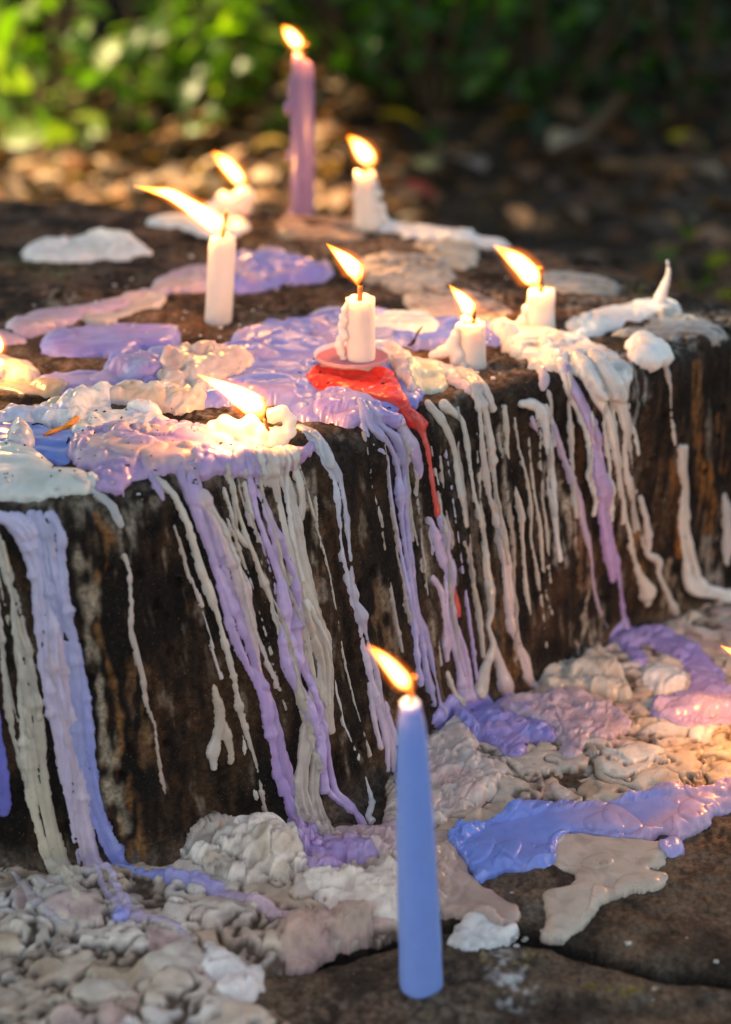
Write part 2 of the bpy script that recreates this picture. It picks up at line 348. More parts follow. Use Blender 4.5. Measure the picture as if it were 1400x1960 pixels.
def emit(name, A, B, P, N, h, col, mat, step, label, cat, group, lift=0.0, kind=None):
    dep = bil(DEP, A, B); n, m = A.shape
    lf = .0014 * sstep(1.95, 2.05, B); hh = np.where(h > 0, h, -step * 1.2 - .0007 - lf)
    Pw = P + N * (dep + lift + hh + .0014 * sstep(1.95, 2.05, B))[..., None]
    q = grid_faces(n, m); keep = (h.ravel()[q] > 0).any(1); q = q[keep]
    if len(q) == 0: return None
    used = np.unique(q); mp = np.zeros(n * m, dtype=np.int64); mp[used] = np.arange(len(used))
    V = Pw.reshape(-1, 3)[used]
    org = V.mean(0); org[2] = V[:, 2].min()
    o = mesh_np(name, V - org, mp[q][:, ::-1], mat, col.reshape(-1, 3)[used]); o.location = org
    tag(o, label, cat, group, kind)
    # update wax thickness
    x0, x1 = np.searchsorted(AR, A[0, 0]), np.searchsorted(AR, A[-1, 0]); y0, y1 = np.searchsorted(BR, B[0, 0]), np.searchsorted(BR, B[0, -1])
    if x1 > x0 and y1 > y0:
        ia = np.clip(np.round((AR[x0:x1] - A[0, 0]) / (A[-1, 0] - A[0, 0]) * (n - 1)).astype(int), 0, n - 1)
        jb = np.clip(np.searchsorted(B[0], BR[y0:y1]), 0, m - 1)
        hs = np.maximum(hh[np.ix_(ia, jb)], 0); sub = DEP[x0:x1, y0:y1] + .95 * hs
        DEP[x0:x1, y0:y1] = sub
    return o
def smooth_dep():
    global DEP
    for _ in range(1):
        D = DEP.copy(); D[1:-1, 1:-1] = (DEP[1:-1, 1:-1] * 2 + DEP[:-2, 1:-1] + DEP[2:, 1:-1] + DEP[1:-1, :-2] + DEP[1:-1, 2:]) / 6; DEP = D
# palette (linear base colours)
def C(*v): return np.array(v, float)
WHITE = C(.80, .79, .79); WARMW = C(.82, .76, .69); CREAM = C(.60, .50, .40); GREYW = C(.60, .60, .58); PALE = C(.38, .33, .28); TAN = C(.42, .33, .24)
PINK = C(.62, .43, .42); MAUVE = C(.50, .36, .47); LILAC = C(.42, .33, .61); PURP = C(.34, .22, .54); PERI = C(.27, .29, .69); BLUE = C(.17, .30, .78); SKYB = C(.42, .50, .78)
RED = C(.80, .035, .03); DIRT = C(.07, .04, .024); BROWNW = C(.30, .20, .13); DEEPB = C(.10, .13, .62)
def gradient(A_px, stops):
    xs = [s[0] for s in stops]; cs = np.array([s[1] for s in stops]); return np.stack([np.interp(A_px, xs, cs[:, k]) for k in range(3)], -1)
def pool(name, label, cat, poly, T, cols, res=.0008, lobe=.0022, lf=75, lip=None, layers=2, lfq=45, seed=0, mat=None, group=None, lift=0, grad=None, rough=.00009, cap=110000, dirt=0, tk=.30):
    PX = catmull(poly, 6, True); a, b = inv(PX[:, 0], PX[:, 1]); L3, _ = pos(a, b)
    mg = 6 + lobe * 4000; A, B = make_grid(a.min() - mg, a.max() + mg, max(b.min() - .03, -.05), b.max() + .03, res, cap)
    P, N = pos(A, B); Lc = np.vstack([L3, L3[:1]])
    sd = np.full(A.shape, 9.)
    for p, q in zip(Lc[:-1], Lc[1:]):
        d = q - p; t = np.clip(((P - p) @ d) / (d @ d + 1e-15), 0, 1); D = ((P - p - t[..., None] * d) ** 2).sum(-1); sd = np.minimum(sd, D)
    sd = np.sqrt(sd); ins = np.zeros(A.shape, bool); x0, y0 = a, b; x1, y1 = np.roll(a, -1), np.roll(b, -1)
    for k in range(len(a)):
        c = ((y0[k] > B) != (y1[k] > B)); ins ^= c & (A < (x1[k] - x0[k]) * (B - y0[k]) / (y1[k] - y0[k] + 1e-15) + x0[k])
    sd = np.where(ins, sd, -sd)
    n1 = perlin(P, lf, seed + 50); n2 = perlin(P, lf * 2.3, seed + 51)
    sd = sd + lobe * (1.0 - 2.6 * np.abs(n1)) * .8 + lobe * .45 * (.6 - 2.2 * np.abs(n2))
    lip = lip or T * 2.1
    h = T * rnd(sd / lip) * (1 + .16 * perlin(P, 40, seed + 3)); h = np.where(sd > 0, h, sd)
    pxx, pyy, _ = proj(P)
    base = gradient(pxx, grad) if grad else np.broadcast_to(cols[0], (*A.shape, 3)).copy()
    col = base + 0
    col = mixc(col, np.broadcast_to(cols[min(1, len(cols) - 1)], col.shape), .65 * sstep(-.05, .25, perlin(P, 28, seed + 60)))
    for k in range(layers):
        fq = lfq * .62 * (1 + .45 * k); Wk = np.stack([perlin(P, fq * 1.1, seed + 90 + k), perlin(P, fq * 1.1, seed + 95 + k), 0 * sd], -1) * .42 / fq
        F1, F2, idv = worley((P + Wk + k * .37) * [1, 1, .6], fq, seed + 70 + k); rc = .22 + .46 * idv
        sk = np.minimum(sd - .0008 * (k + 1), (rc - F1) / fq)
        h = h + np.where(sd > 0, tk * T * rnd(sk / (T * .9)), 0)
        ck = np.array(cols)[(np.modf(idv * 9.7)[0] * len(cols)).astype(int) % len(cols)]
        if grad: ck = base * (.92 + .2 * np.modf(idv * 5.3)[0])[..., None]
        col = mixc(col, ck, .8 * sstep(-.0008, .0022, sk)); col = col * (1 - .25 * dirt * np.exp(-(np.minimum(sk, 0) / .0012) ** 2) * (sk < 0))[..., None]
    h = h + np.where(sd > 0, rough * (perlin(P, 190, seed + 5) + .5 * perlin(P, 420, seed + 6)), 0) + np.where(sd > 0, .0005 * perlin(P, 85, seed + 4), 0)
    col = col * (1 + .10 * perlin(P, 90, seed + 7))[..., None]
    if dirt: col = mixc(col, np.broadcast_to(DIRT * 1.6, col.shape), dirt * sstep(.08, .3, perlin(P, 120, seed + 9)))
    return emit(name, A, B, P, N, h, np.clip(col, 0, 1), mat or WAX, res, label, cat, group, lift)
def crust(name, label, cat, poly, T, pal, cell=.014, res=.0009, seed=0, lobe=.003, dirt=.7, group=None, stretch=(1, 1.3, 1), cap=150000, blotch=.5, mat=None, lo=.35):
    cell = cell * 2.0; PX = catmull(poly, 5, True); a, b = inv(PX[:, 0], PX[:, 1]); L3, _ = pos(a, b)
    A, B = make_grid(a.min() - 15, a.max() + 15, max(b.min() - .03, -.05), b.max() + .03, res, cap)
    P, N = pos(A, B); Lc = np.vstack([L3, L3[:1]]); sd = np.full(A.shape, 9.)
    for p, q in zip(Lc[:-1], Lc[1:]):
        d = q - p; t = np.clip(((P - p) @ d) / (d @ d + 1e-15), 0, 1); sd = np.minimum(sd, ((P - p - t[..., None] * d) ** 2).sum(-1))
    sd = np.sqrt(sd); ins = np.zeros(A.shape, bool); x1, y1 = np.roll(a, -1), np.roll(b, -1)
    for k in range(len(a)):
        c = ((b[k] > B) != (y1[k] > B)); ins ^= c & (A < (x1[k] - a[k]) * (B - b[k]) / (y1[k] - b[k] + 1e-15) + a[k])
    sd = np.where(ins, sd, -sd) + lobe * (1 - 2.8 * np.abs(perlin(P, 60, seed + 1))) + .4 * lobe * (1 - 2.8 * np.abs(perlin(P, 150, seed + 2)))
    W = np.stack([perlin(P, 55, seed + 11), perlin(P, 55, seed + 12), perlin(P, 55, seed + 13)], -1) * cell * .5
    W += np.stack([perlin(P, 130, seed + 14), perlin(P, 130, seed + 15), perlin(P, 130, seed + 16)], -1) * cell * .12
    Q = (P + W) * np.array(stretch); env = rnd(sd / (T * 1.4)); pal = np.array(pal); NL = 4
    h = T * env * lo * (1 + 1.1 * perlin(P, 20, seed + 30) + .5 * perlin(P, 55, seed + 29)); dm = np.zeros(A.shape)
    col = np.broadcast_to(pal[0], (*A.shape, 3)) * (1 + .15 * fbm(P, 50, seed + 33))[..., None]
    for k in range(NL):
        ck = cell * (1.5 - .22 * k); F1, F2, idv = worley(Q + k * .173, 1 / ck, seed + k); rc = .22 + .48 * idv
        sk = np.minimum((rc - F1) * ck, sd * .8); tt = T * (.30 - .03 * k) * (.6 + .8 * np.modf(idv * 5.1)[0]); e = rnd(sk / (tt * 2.0 + .0025)) * env
        h = h + (1 - lo) * 1.1 * tt * e; cc = pal[(np.modf(idv * 13.7)[0] * len(pal)).astype(int) % len(pal)] * (1 + .12 * perlin(P, 80, seed + 40 + k))[..., None]
        col = mixc(col, cc, .75 * sstep(-.002, .005, sk)); edge = .8 * np.exp(-(sk / (.045 * cell)) ** 2) * (sk < .0002); dm = np.maximum(dm * (1 - .92 * sstep(0, .0008, sk)), edge * sstep(-.25, .3, perlin(P, 70, seed + 50 + k)))
    h = h + .00035 * env * (perlin(P, 150, seed + 31) + .5 * perlin(P, 400, seed + 32)); h = np.where(sd > 0, np.maximum(h, .0004), sd)
    low = 1 - sstep(.25, .55, h / T); dm = np.clip(dirt * (1.25 * dm + .6 * low * sstep(-.1, .3, perlin(P, 60, seed + 60))) + blotch * sstep(.06, .26, fbm(P * [.8, 1.3, 1], 40, seed + 36, 4)) * (.35 + .65 * sstep(-.1, .2, perlin(P, 230, seed + 37))), 0, .95)
    col = mixc(col, np.broadcast_to(C(.42, .25, .13), col.shape), sstep(.0, .35, perlin(P, 32, seed + 38)) * .4 * dirt)
    col = mixc(col, np.broadcast_to(DIRT, col.shape), dm)
    h = np.where(sd > 0, np.maximum(h - .3 * T * dm * env, .0003), h)
    return emit(name, A, B, P, N, h, np.clip(col, 0, 1), mat or CRUST, res, label, cat, group)
def runs(name, label, paths, seed=0, res=.00055, k=.66, bead=.30, ridge=.05, group='wax runs down the block face', mat=None, cat='wax drip', lift=0, cap=140000):
    """paths: list of (colour_top, colour_bottom, [(x,y,width)...])"""
    prep = []; ps = []; sr = np.random.RandomState(seed * 17 + 3)
    for c0, c1, pts in paths:
        mw = np.mean([p[2] for p in pts])
        if mw < 21 or len(pts) < 6: ps.append((c0, c1, pts)); continue
        ns = 2 if mw < 32 else 3; L = len(pts)
        for j in range(ns):
            ph = sr.uniform(0, 6.28); fr = sr.uniform(.7, 1.3); amp = sr.uniform(.10, .2); off = (j - (ns - 1) / 2) * (.62 if ns == 2 else .40); ww = (.66 if ns == 2 else .50) * sr.uniform(.85, 1.2)
            e = L if j == ns // 2 else sr.randint(max(4, L - 3), L + 1); tint = 1 + .14 * sr.uniform(-1, 1)
            ps.append((c0 * tint, c1 * tint, [(x + w * (off * (1 - .5 * (i / (L - 1))) + amp * math.sin(i * fr + ph)), y, w * ww * (1 + .25 * math.sin(i * 1.9 + ph * 2))) for i, (x, y, w) in enumerate(pts[:e])]))
    for c0, c1, pts in ps:
        q = catmull(np.array(pts, float), 5); a, b = inv(q[:, 0], q[:, 1]); P3, _ = pos(a, b); _, _, Z = proj(P3); r = q[:, 2] / 2 * Z / F
        prep.append((c0, c1, a, b, P3, r))
    aa = np.concatenate([p[2] for p in prep]); bb = np.concatenate([p[3] for p in prep]); rm = max(p[5].max() for p in prep)
    A, B = make_grid(aa.min() - rm * 5500 - 4, aa.max() + rm * 5500 + 4, max(bb.min() - rm * 4 - .01, -.05), bb.max() + rm * 4 + .01, res, cap)
    P, N = pos(A, B); H = np.full(A.shape, -9.); CC = np.zeros((*A.shape, 3))
    Wp = P + .0006 * np.stack([perlin(P, 220, seed + 1), perlin(P, 220, seed + 2), perlin(P, 220, seed + 3)], -1)
    for pi, (c0, c1, a, b, P3, r) in enumerate(prep):
        best = np.full(A.shape, 9.); rr = np.full(A.shape, .001); tt = np.zeros(A.shape); sl = np.concatenate([[0], np.cumsum(np.linalg.norm(np.diff(P3, axis=0), axis=1))]); side = np.zeros(A.shape)
        for s in range(len(P3) - 1):
            p, q = P3[s], P3[s + 1]; d = q - p; t = np.clip(((Wp - p) @ d) / (d @ d + 1e-15), 0, 1); v = Wp - p - t[..., None] * d; D = np.linalg.norm(v, axis=-1)
            ls = sl[s] + t * (sl[s + 1] - sl[s]); R = r[s] + t * (r[s + 1] - r[s]); n = (D - R) < (best - rr)
            best = np.where(n, D, best); rr = np.where(n, R, rr); tt = np.where(n, ls, tt); side = np.where(n, v[..., 0], side)
        one = np.stack([tt, tt * 0 + pi * 3.1, tt * 0 + seed], -1)
        bb_ = 0 * tt; rb_ = np.random.RandomState(seed * 31 + pi)
        for q0 in rb_.uniform(0, sl[-1], max(1, int(sl[-1] / .022))):
            w0 = rb_.uniform(.7, 1.5) * r.mean() * 1.5; amp = rb_.uniform(.15, .5) * min(1, .0022 / r.mean()); x_ = (tt - q0) / w0; bb_ = bb_ + amp * np.exp(-np.where(x_ > 0, x_ * 1.7, x_ * .7) ** 2)
        R = rr * (.92 + bead * (perlin(one, 60, seed + 4) * 1.1 + .35 * perlin(one, 200, seed + 5)) + bb_ + .07 * perlin(P, 260, seed + 6))
        e = np.clip(best / R, 0, 1); h = R * k * np.sqrt(np.maximum(1 - e ** 2, 0))
        sc = np.stack([side, tt * .06, tt * 0 + seed + pi], -1)
        big = sstep(.0022, .004, rr)
        h = h * (1 + ridge * (1 + 1.2 * big) * perlin(sc, 620, seed + 8) * 2.0); h = np.where(best < R, h, (R - best) * 1.2)
        T = np.clip(tt / sl[-1], 0, 1); cc = mixc(np.broadcast_to(c0, (*A.shape, 3)), np.broadcast_to(c1, (*A.shape, 3)), sstep(.1, .9, T + .25 * perlin(one, 30, seed + 9)))
        cc = (cc * .80 + np.array([.075, .062, .062])) * (1 + .16 * perlin(sc, 500, seed + 10) + .10 * perlin(P, 60, seed + 11))[..., None]
        sel = h > H; CC = np.where(sel[..., None], cc, CC); H = np.maximum(H, h)
    return emit(name, A, B, P, N, H, np.clip(CC, 0, 1), mat or WAX, res, label, cat, group, lift)
# ------------------------------------------------------------------ stone block and paving
def stroke(cols, P, px, py, pts, *a, **k):
    q = np.array(pts, float); m = q[:, 2].max(); s = (px > q[:, 0].min() - m) & (px < q[:, 0].max() + m) & (py > q[:, 1].min() - m) & (py < q[:, 1].max() + m)
    if s.any(): cols[s] = stroke_(cols[s], P[s], px[s], py[s], pts, *a, **k)
    return cols
def stroke_(cols, P, px, py, pts, colr, strength, wmul=1, seed=0, nf=(260, 260, 26), thr=(-.15, .3)):
    """old wax film / rust streak: a stain with its own shape on the stone"""
    q = catmull(np.array(pts, float), 4); bd = np.full(px.shape, 1e9)
    for s in range(len(q) - 1):
        p, r = q[s, :2], q[s + 1, :2]; d = r - p; X = px - p[0]; Y = py - p[1]; t = np.clip((X * d[0] + Y * d[1]) / (d @ d + 1e-9), 0, 1)
        R = (q[s, 2] + t * (q[s + 1, 2] - q[s, 2])) / 2 * wmul; D = np.hypot(X - t * d[0], Y - t * d[1]) / R; bd = np.minimum(bd, D)
    br = sstep(thr[0], thr[1], perlin(P * np.array(nf) / 260., 260, seed) + .6 * perlin(P, 110, seed + 1))
    m = (1 - sstep(.35, 1.15, bd + .5 * perlin(P, 150, seed + 2))) * strength * br
    return mixc(cols, np.broadcast_to(colr, cols.shape), m)
STAINS = [
 ([(520, 480, 60), (640, 490, 60), (760, 470, 50)], C(.30, .24, .19), .7), ([(250, 600, 40), (400, 625, 40), (560, 590, 50)], C(.20, .15, .12), .6), ([(60, 700, 50), (200, 700, 40), (320, 690, 40)], C(.26, .20, .16), .6),
 ([(380, 790, 60), (480, 785, 60), (600, 810, 50)], C(.34, .28, .24), .6), ([(860, 760, 60), (960, 700, 60), (1040, 680, 60)], C(.30, .24, .20), .65), ([(600, 830, 50), (680, 830, 60), (720, 870, 40)], C(.16, .14, .12), .6),
 ([(1100, 590, 50), (1200, 575, 50)], C(.34, .31, .27), .7), ([(940, 500, 60), (1060, 500, 60)], C(.20, .14, .10), .6), ([(100, 520, 60), (300, 510, 70), (420, 470, 60)], C(.13, .10, .08), .6),
 ([(60, 960, 90), (200, 975, 80), (300, 950, 60)], C(.24, .21, .17), .7), ([(330, 920, 50), (450, 915, 60)], C(.22, .17, .14), .7),
 ([(470, 900, 90), (520, 1000, 90), (560, 1120, 90), (590, 1250, 80)], C(.22, .16, .12), .7), ([(420, 930, 60), (470, 1060, 60)], C(.10, .07, .055), .7),
 ([(860, 800, 60), (900, 950, 70), (930, 1100, 70), (950, 1250, 60)], C(.15, .11, .085), .7), ([(780, 860, 40), (810, 1010, 46), (840, 1200, 50)], C(.17, .12, .09), .7),
 ([(1130, 760, 60), (1190, 880, 60), (1210, 1020, 60)], C(.16, .12, .10), .6), ([(1290, 880, 20), (1300, 980, 24), (1300, 1060, 20)], C(.30, .11, .025), .9), ([(1350, 880, 26), (1362, 960, 30)], C(.34, .13, .03), .9),
 ([(1170, 980, 14), (1180, 1080, 16)], C(.26, .11, .03), .8), ([(30, 1150, 50), (60, 1400, 60)], C(.10, .08, .065), .5), ([(1060, 740, 60), (1050, 800, 60)], C(.05, .04, .035), .7),  # (path with widths, colour, strength)
 ([(160, 930, 60), (230, 1000, 70), (245, 1060, 50)], C(.33, .30, .26), .8), ([(110, 960, 120), (200, 1010, 120)], C(.12, .09, .06), .8),
 ([(190, 985, 30), (215, 1050, 40), (180, 1120, 20), (195, 1250, 22), (215, 1330, 40), (225, 1480, 60), (265, 1640, 50)], C(.28, .13, .05), .9),
 ([(150, 1050, 40), (175, 1150, 40), (180, 1260, 30), (205, 1400, 36), (215, 1500, 50), (235, 1580, 40)], C(.40, .33, .25), .8),
 ([(262, 1280, 50), (275, 1380, 60), (290, 1480, 40)], C(.16, .08, .04), .8), ([(275, 1290, 20), (285, 1420, 20)], C(.30, .17, .08), .7),
 ([(575, 930, 40), (590, 1030, 50), (600, 1130, 70), (615, 1240, 50), (610, 1330, 30)], C(.38, .32, .27), .85), ([(600, 900, 14), (605, 1100, 16)], C(.35, .29, .23), .8),
 ([(610, 1000, 30), (620, 1180, 40)], C(.20, .11, .07), .7), ([(730, 1140, 60), (740, 1260, 80), (735, 1420, 80)], C(.17, .09, .045), .9),
 ([(735, 1130, 26), (755, 1220, 34), (745, 1300, 30)], C(.27, .19, .13), .8), ([(775, 900, 12), (790, 1040, 14)], C(.36, .30, .23), .85),
 ([(800, 930, 10), (815, 1080, 14), (835, 1230, 22)], C(.36, .29, .22), .8), ([(830, 1200, 40), (855, 1330, 30)], C(.24, .15, .09), .8),
 ([(960, 820, 24), (965, 900, 20), (975, 1000, 26), (985, 1100, 14)], C(.28, .22, .17), .85), ([(955, 1120, 50), (960, 1220, 60), (985, 1290, 50)], C(.22, .10, .04), .9),
 ([(1040, 980, 40), (1045, 1100, 60), (1030, 1200, 40)], C(.10, .055, .04), .8), ([(1050, 900, 36), (1060, 1000, 34), (1075, 1080, 30)], C(.40, .36, .34), .8),
 ([(1080, 930, 24), (1105, 1010, 44), (1120, 1100, 50), (1135, 1190, 56), (1120, 1240, 60)], C(.44, .36, .29), .95),
 ([(1110, 980, 40), (1125, 1120, 40)], C(.22, .12, .07), .7), ([(1270, 900, 60), (1285, 1000, 60)], C(.08, .04, .02), .8),
 ([(1335, 700, 24), (1340, 850, 30), (1355, 960, 40), (1360, 1060, 30)], C(.22, .09, .03), .9), ([(1380, 800, 20), (1390, 900, 40)], C(.20, .08, .03), .8),
 ([(1240, 1020, 40), (1270, 1110, 60), (1290, 1160, 60)], C(.32, .24, .17), .85), ([(1360, 1040, 40), (1370, 1110, 50)], C(.36, .31, .27), .8),
 ([(1215, 940, 20), (1220, 1050, 20), (1240, 1120, 20)], C(.24, .12, .04), .8),
 ([(1190, 690, 60), (1215, 730, 70), (1195, 800, 60)], C(.42, .42, .42), .9), ([(1290, 640, 80), (1350, 620, 80), (1400, 620, 60)], C(.30, .28, .26), .8),
 # top surface
 ([(0, 440, 60), (150, 430, 50), (300, 480, 60)], C(.05, .035, .03), .8), ([(20, 500, 40), (130, 520, 50)], C(.12, .12, .05), .7), ([(100, 575, 50), (150, 572, 20)], C(.35, .33, .28), .7),
 ([(540, 430, 70), (660, 450, 60), (800, 470, 60)], C(.26, .19, .14), .8), ([(700, 520, 80), (860, 560, 90), (960, 580, 80)], C(.36, .28, .22), .8),
 ([(1050, 540, 50), (1180, 550, 50)], C(.26, .24, .20), .85), ([(1215, 550, 40), (1250, 560, 40)], C(.16, .17, .07), .7),
 ([(400, 640, 60), (330, 600, 50)], C(.16, .08, .045), .8), ([(60, 640, 60), (250, 690, 60)], C(.12, .065, .035), .7), ([(500, 570, 60), (640, 560, 40)], C(.07, .045, .035), .8),
 # ledge
 ([(900, 1690, 100), (1000, 1720, 60)], C(.20, .13, .09), .7), ([(1200, 1760, 160), (1400, 1700, 160)], C(.17, .105, .065), .7), ([(1330, 1600, 90), (1400, 1600, 90)], C(.26, .16, .09), .8),
 ([(1100, 1880, 20), (1200, 1900, 24), (1290, 1880, 18), (1400, 1890, 22)], C(.24, .19, .02), .9), ([(930, 1830, 50), (1030, 1850, 40)], C(.34, .26, .13), .9),
 ([(960, 1850, 80), (990, 1900, 90)], C(.55, .55, .55), .95), ([(620, 1880, 300), (850, 1900, 260)], C(.05, .035, .028), .6), ([(500, 1940, 120), (900, 1950, 120)], C(.24, .18, .13), .7),
 ([(1255, 1900, 16), (1268, 1905, 16)], C(.55, .5, .45), .9)]
def build_stone():
    def axis(segs):
        out = []
        for x0, x1, st in segs: out += list(np.arange(x0, x1, st))
        return np.array(out + [segs[-1][1]])
    AA = axis([(-600, -160, 12), (-160, 1560, 2.7), (1560, 2000, 12)])
    def part(b0, b1, nb):
        B1 = np.linspace(b0, b1, nb); A, B = np.meshgrid(AA, B1, indexing='ij'); P = pos0(A, B); N = normal0(A, B); dl = disp_low(P, B); dh = disp_hi(P, B)
        Pn = P + N * (dl + dh)[..., None]; px, py, _ = proj(P + N * dl[..., None])
        top = (1 - sstep(.93, 1.05, B)); led = sstep(1.9, 2.0, B); wall = 1 - top - led
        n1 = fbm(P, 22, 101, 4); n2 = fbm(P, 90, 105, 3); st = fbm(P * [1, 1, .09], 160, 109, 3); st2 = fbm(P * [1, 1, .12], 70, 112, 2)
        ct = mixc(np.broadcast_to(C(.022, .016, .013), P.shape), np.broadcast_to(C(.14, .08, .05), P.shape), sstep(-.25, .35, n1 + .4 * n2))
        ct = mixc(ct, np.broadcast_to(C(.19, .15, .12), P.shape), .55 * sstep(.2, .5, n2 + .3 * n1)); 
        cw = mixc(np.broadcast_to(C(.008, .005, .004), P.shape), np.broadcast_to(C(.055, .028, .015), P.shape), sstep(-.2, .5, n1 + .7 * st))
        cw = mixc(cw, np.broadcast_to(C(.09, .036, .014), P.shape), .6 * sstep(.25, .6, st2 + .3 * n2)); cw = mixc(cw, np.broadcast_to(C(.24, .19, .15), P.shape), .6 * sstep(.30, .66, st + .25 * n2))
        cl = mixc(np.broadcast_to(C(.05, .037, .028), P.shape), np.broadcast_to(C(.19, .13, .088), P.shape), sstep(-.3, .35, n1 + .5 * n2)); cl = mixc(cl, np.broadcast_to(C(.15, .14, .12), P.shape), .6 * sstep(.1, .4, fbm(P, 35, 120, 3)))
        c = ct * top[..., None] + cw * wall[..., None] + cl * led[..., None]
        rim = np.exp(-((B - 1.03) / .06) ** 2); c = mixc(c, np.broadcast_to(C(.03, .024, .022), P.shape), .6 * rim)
        for k, (pts, cc, s) in enumerate(STAINS):
            xs = [p[0] for p in pts]; ys = [p[1] for p in pts]; wm = max(p[2] for p in pts)
            if led.max() < .5 and min(ys) - wm > 1750: continue
            c = stroke(c, P, px, py, pts, cc, s, seed=200 + 5 * k)
        c = c * (1 + .35 * perlin(P, 300, 130))[..., None]
        if b0 > 1.5:
            for L in CRW:
                d = dist_poly(P, L); c = mixc(c, np.broadcast_to(C(.012, .01, .008), P.shape), .9 * np.exp(-(d / .004) ** 2))
        return A, B, Pn, np.clip(c, .003, 1)
    A1, B1, P1, c1 = part(-1, 0, 24)
    A2, B2, P2, c2 = part(0, 1.0, 300); A3, B3, P3, c3 = part(1.0, 2.03, 210)
    A = np.hstack([A1, A2[:, 1:], A3[:, 1:]]); P = np.concatenate([P1, P2[:, 1:], P3[:, 1:]], 1); c = np.concatenate([c1, c2[:, 1:], c3[:, 1:]], 1)
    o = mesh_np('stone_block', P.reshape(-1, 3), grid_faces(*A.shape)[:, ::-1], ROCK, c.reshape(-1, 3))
    tag(o, 'dark brown stone block with a rounded edge, streaked and coated with candle wax', 'stone block')
    A, B, P, c = part(1.985, 3.0, 280); n, m = A.shape
    q = grid_faces(n, m)[:, ::-1]; ctr = P.reshape(-1, 3)[q].mean(1)
    # which side of the crack
    L = CRW[0]; yl = np.interp(ctr[:, 0], L[:, 0], L[:, 1]); back = ctr[:, 1] > yl
    for nm, mk in (('stone_ledge', back), ('stone_ledge_front', ~back)):
        qq = q[mk]; used = np.unique(qq); mp = np.zeros(n * m, dtype=np.int64); mp[used] = np.arange(len(used))
        o = mesh_np('paving_slab', P.reshape(-1, 3)[used], mp[qq], ROCK, c.reshape(-1, 3)[used]); tag(o, kind='structure')
build_stone()
# ------------------------------------------------------------------ wax lying on the foot of the block and the ledge
TOPG, FOOTG = 'wax pools on top of the block', 'wax pools at the foot of the block'
crust('wax_crust', 'broad layered cream crust along the block foot right of the blue candle', 'wax crust',
      [(745, 1560), (760, 1480), (835, 1400), (905, 1370), (1000, 1338), (1060, 1285), (1120, 1250), (1180, 1228), (1260, 1200), (1340, 1170), (1420, 1150), (1560, 1130), (1560, 1520), (1400, 1535), (1330, 1530), (1200, 1545), (1080, 1560), (1000, 1575), (930, 1590), (880, 1625), (850, 1690), (840, 1745), (760, 1770), (735, 1660)],
      .0075, [CREAM, WARMW, CREAM * 1.05, C(.62, .52, .45), C(.72, .62, .52), WHITE * .95, PINK], .017, .00085, 11, stretch=(.8, 1.5, 1), cap=230000, blotch=.85, dirt=.85)
crust('wax_crust', 'dirty tan mass of crumbled old wax in the bottom left corner', 'wax crust',
      [(-140, 1650), (-20, 1665), (140, 1680), (240, 1665), (330, 1660), (400, 1600), (470, 1600), (560, 1600), (650, 1610), (745, 1620), (765, 1700), (760, 1790), (700, 1800), (630, 1820), (540, 1850), (480, 1880), (500, 1930), (520, 2010), (-140, 2080)],
      .012, [C(.62, .52, .42), CREAM * 1.1, C(.64, .60, .55), C(.74, .68, .60), PINK * .9, C(.52, .40, .28), WARMW, WHITE * .95], .0135, .0009, 23, cap=230000, blotch=1.1, dirt=1.0)
crust('wax_crust', 'tall cream and orange wax chunk against the block foot left of the lilac runs', 'wax crust',
      [(355, 1650), (375, 1600), (395, 1570), (450, 1575), (520, 1585), (570, 1600), (590, 1650), (560, 1700), (480, 1705), (400, 1690)],
      .019, [WARMW, CREAM, C(.62, .48, .36), C(.66, .60, .54)], .019, .0009, 31, dirt=.55, blotch=.4, lo=.5)
crust('wax_crust', 'clean white lump of crusted wax left of the blue candle', 'wax crust',
      [(585, 1715), (640, 1690), (700, 1685), (765, 1700), (765, 1765), (700, 1770), (640, 1755)], .006, [WARMW, WHITE, WARMW * .95], .02, .0009, 37, dirt=.15, blotch=.1, lo=.6)
crust('wax_crust', 'bright white flake of wax near the bottom edge, right of the dirty wax mass', 'wax crust',
      [(395, 1850), (430, 1850), (470, 1875), (500, 1868), (490, 1905), (470, 1925), (420, 1915)], .006, [WHITE, WHITE], .016, .0009, 41, dirt=.1, blotch=.05, lo=.6)
crust('wax_crust', 'pinkish brown knobbly wax lump overhanging the bare stone at bottom centre', 'wax crust',
      [(540, 1800), (580, 1770), (650, 1760), (700, 1770), (700, 1800), (640, 1815), (590, 1850), (550, 1845)], .009, [PINK * .85, C(.55, .4, .33), CREAM * .85], .015, .0009, 43, dirt=.3, blotch=.2)
crust('wax_crust', 'crumbled white wax lump on bare stone right of the blue candle base', 'wax crust',
      [(868, 1805), (885, 1780), (915, 1762), (940, 1768), (962, 1788), (985, 1785), (975, 1797), (930, 1812), (890, 1815)], .0075, [WHITE, WHITE, WARMW], .009, .0006, 47, dirt=.12, blotch=.1, lo=.45)
crust('wax_crust', 'small square white wax chunk under the purple flow at the right', 'wax crust',
      [(1235, 1320), (1250, 1300), (1300, 1305), (1300, 1330), (1260, 1340)], .006, [WHITE, WARMW], .012, .0007, 53, dirt=.1, blotch=.05, lo=.6)
pool('wax_puddle', 'pinkish cream wax cascade spread at the block foot just right of the blue candle', 'wax puddle',
     [(835, 1400), (880, 1395), (905, 1415), (912, 1450), (935, 1480), (950, 1520), (900, 1560), (850, 1590), (800, 1600), (790, 1480)], .0038, [C(.66, .55, .50), PINK, C(.62, .55, .52)], seed=3, layers=3, lfq=38, lobe=.003, group=FOOTG, dirt=.2)
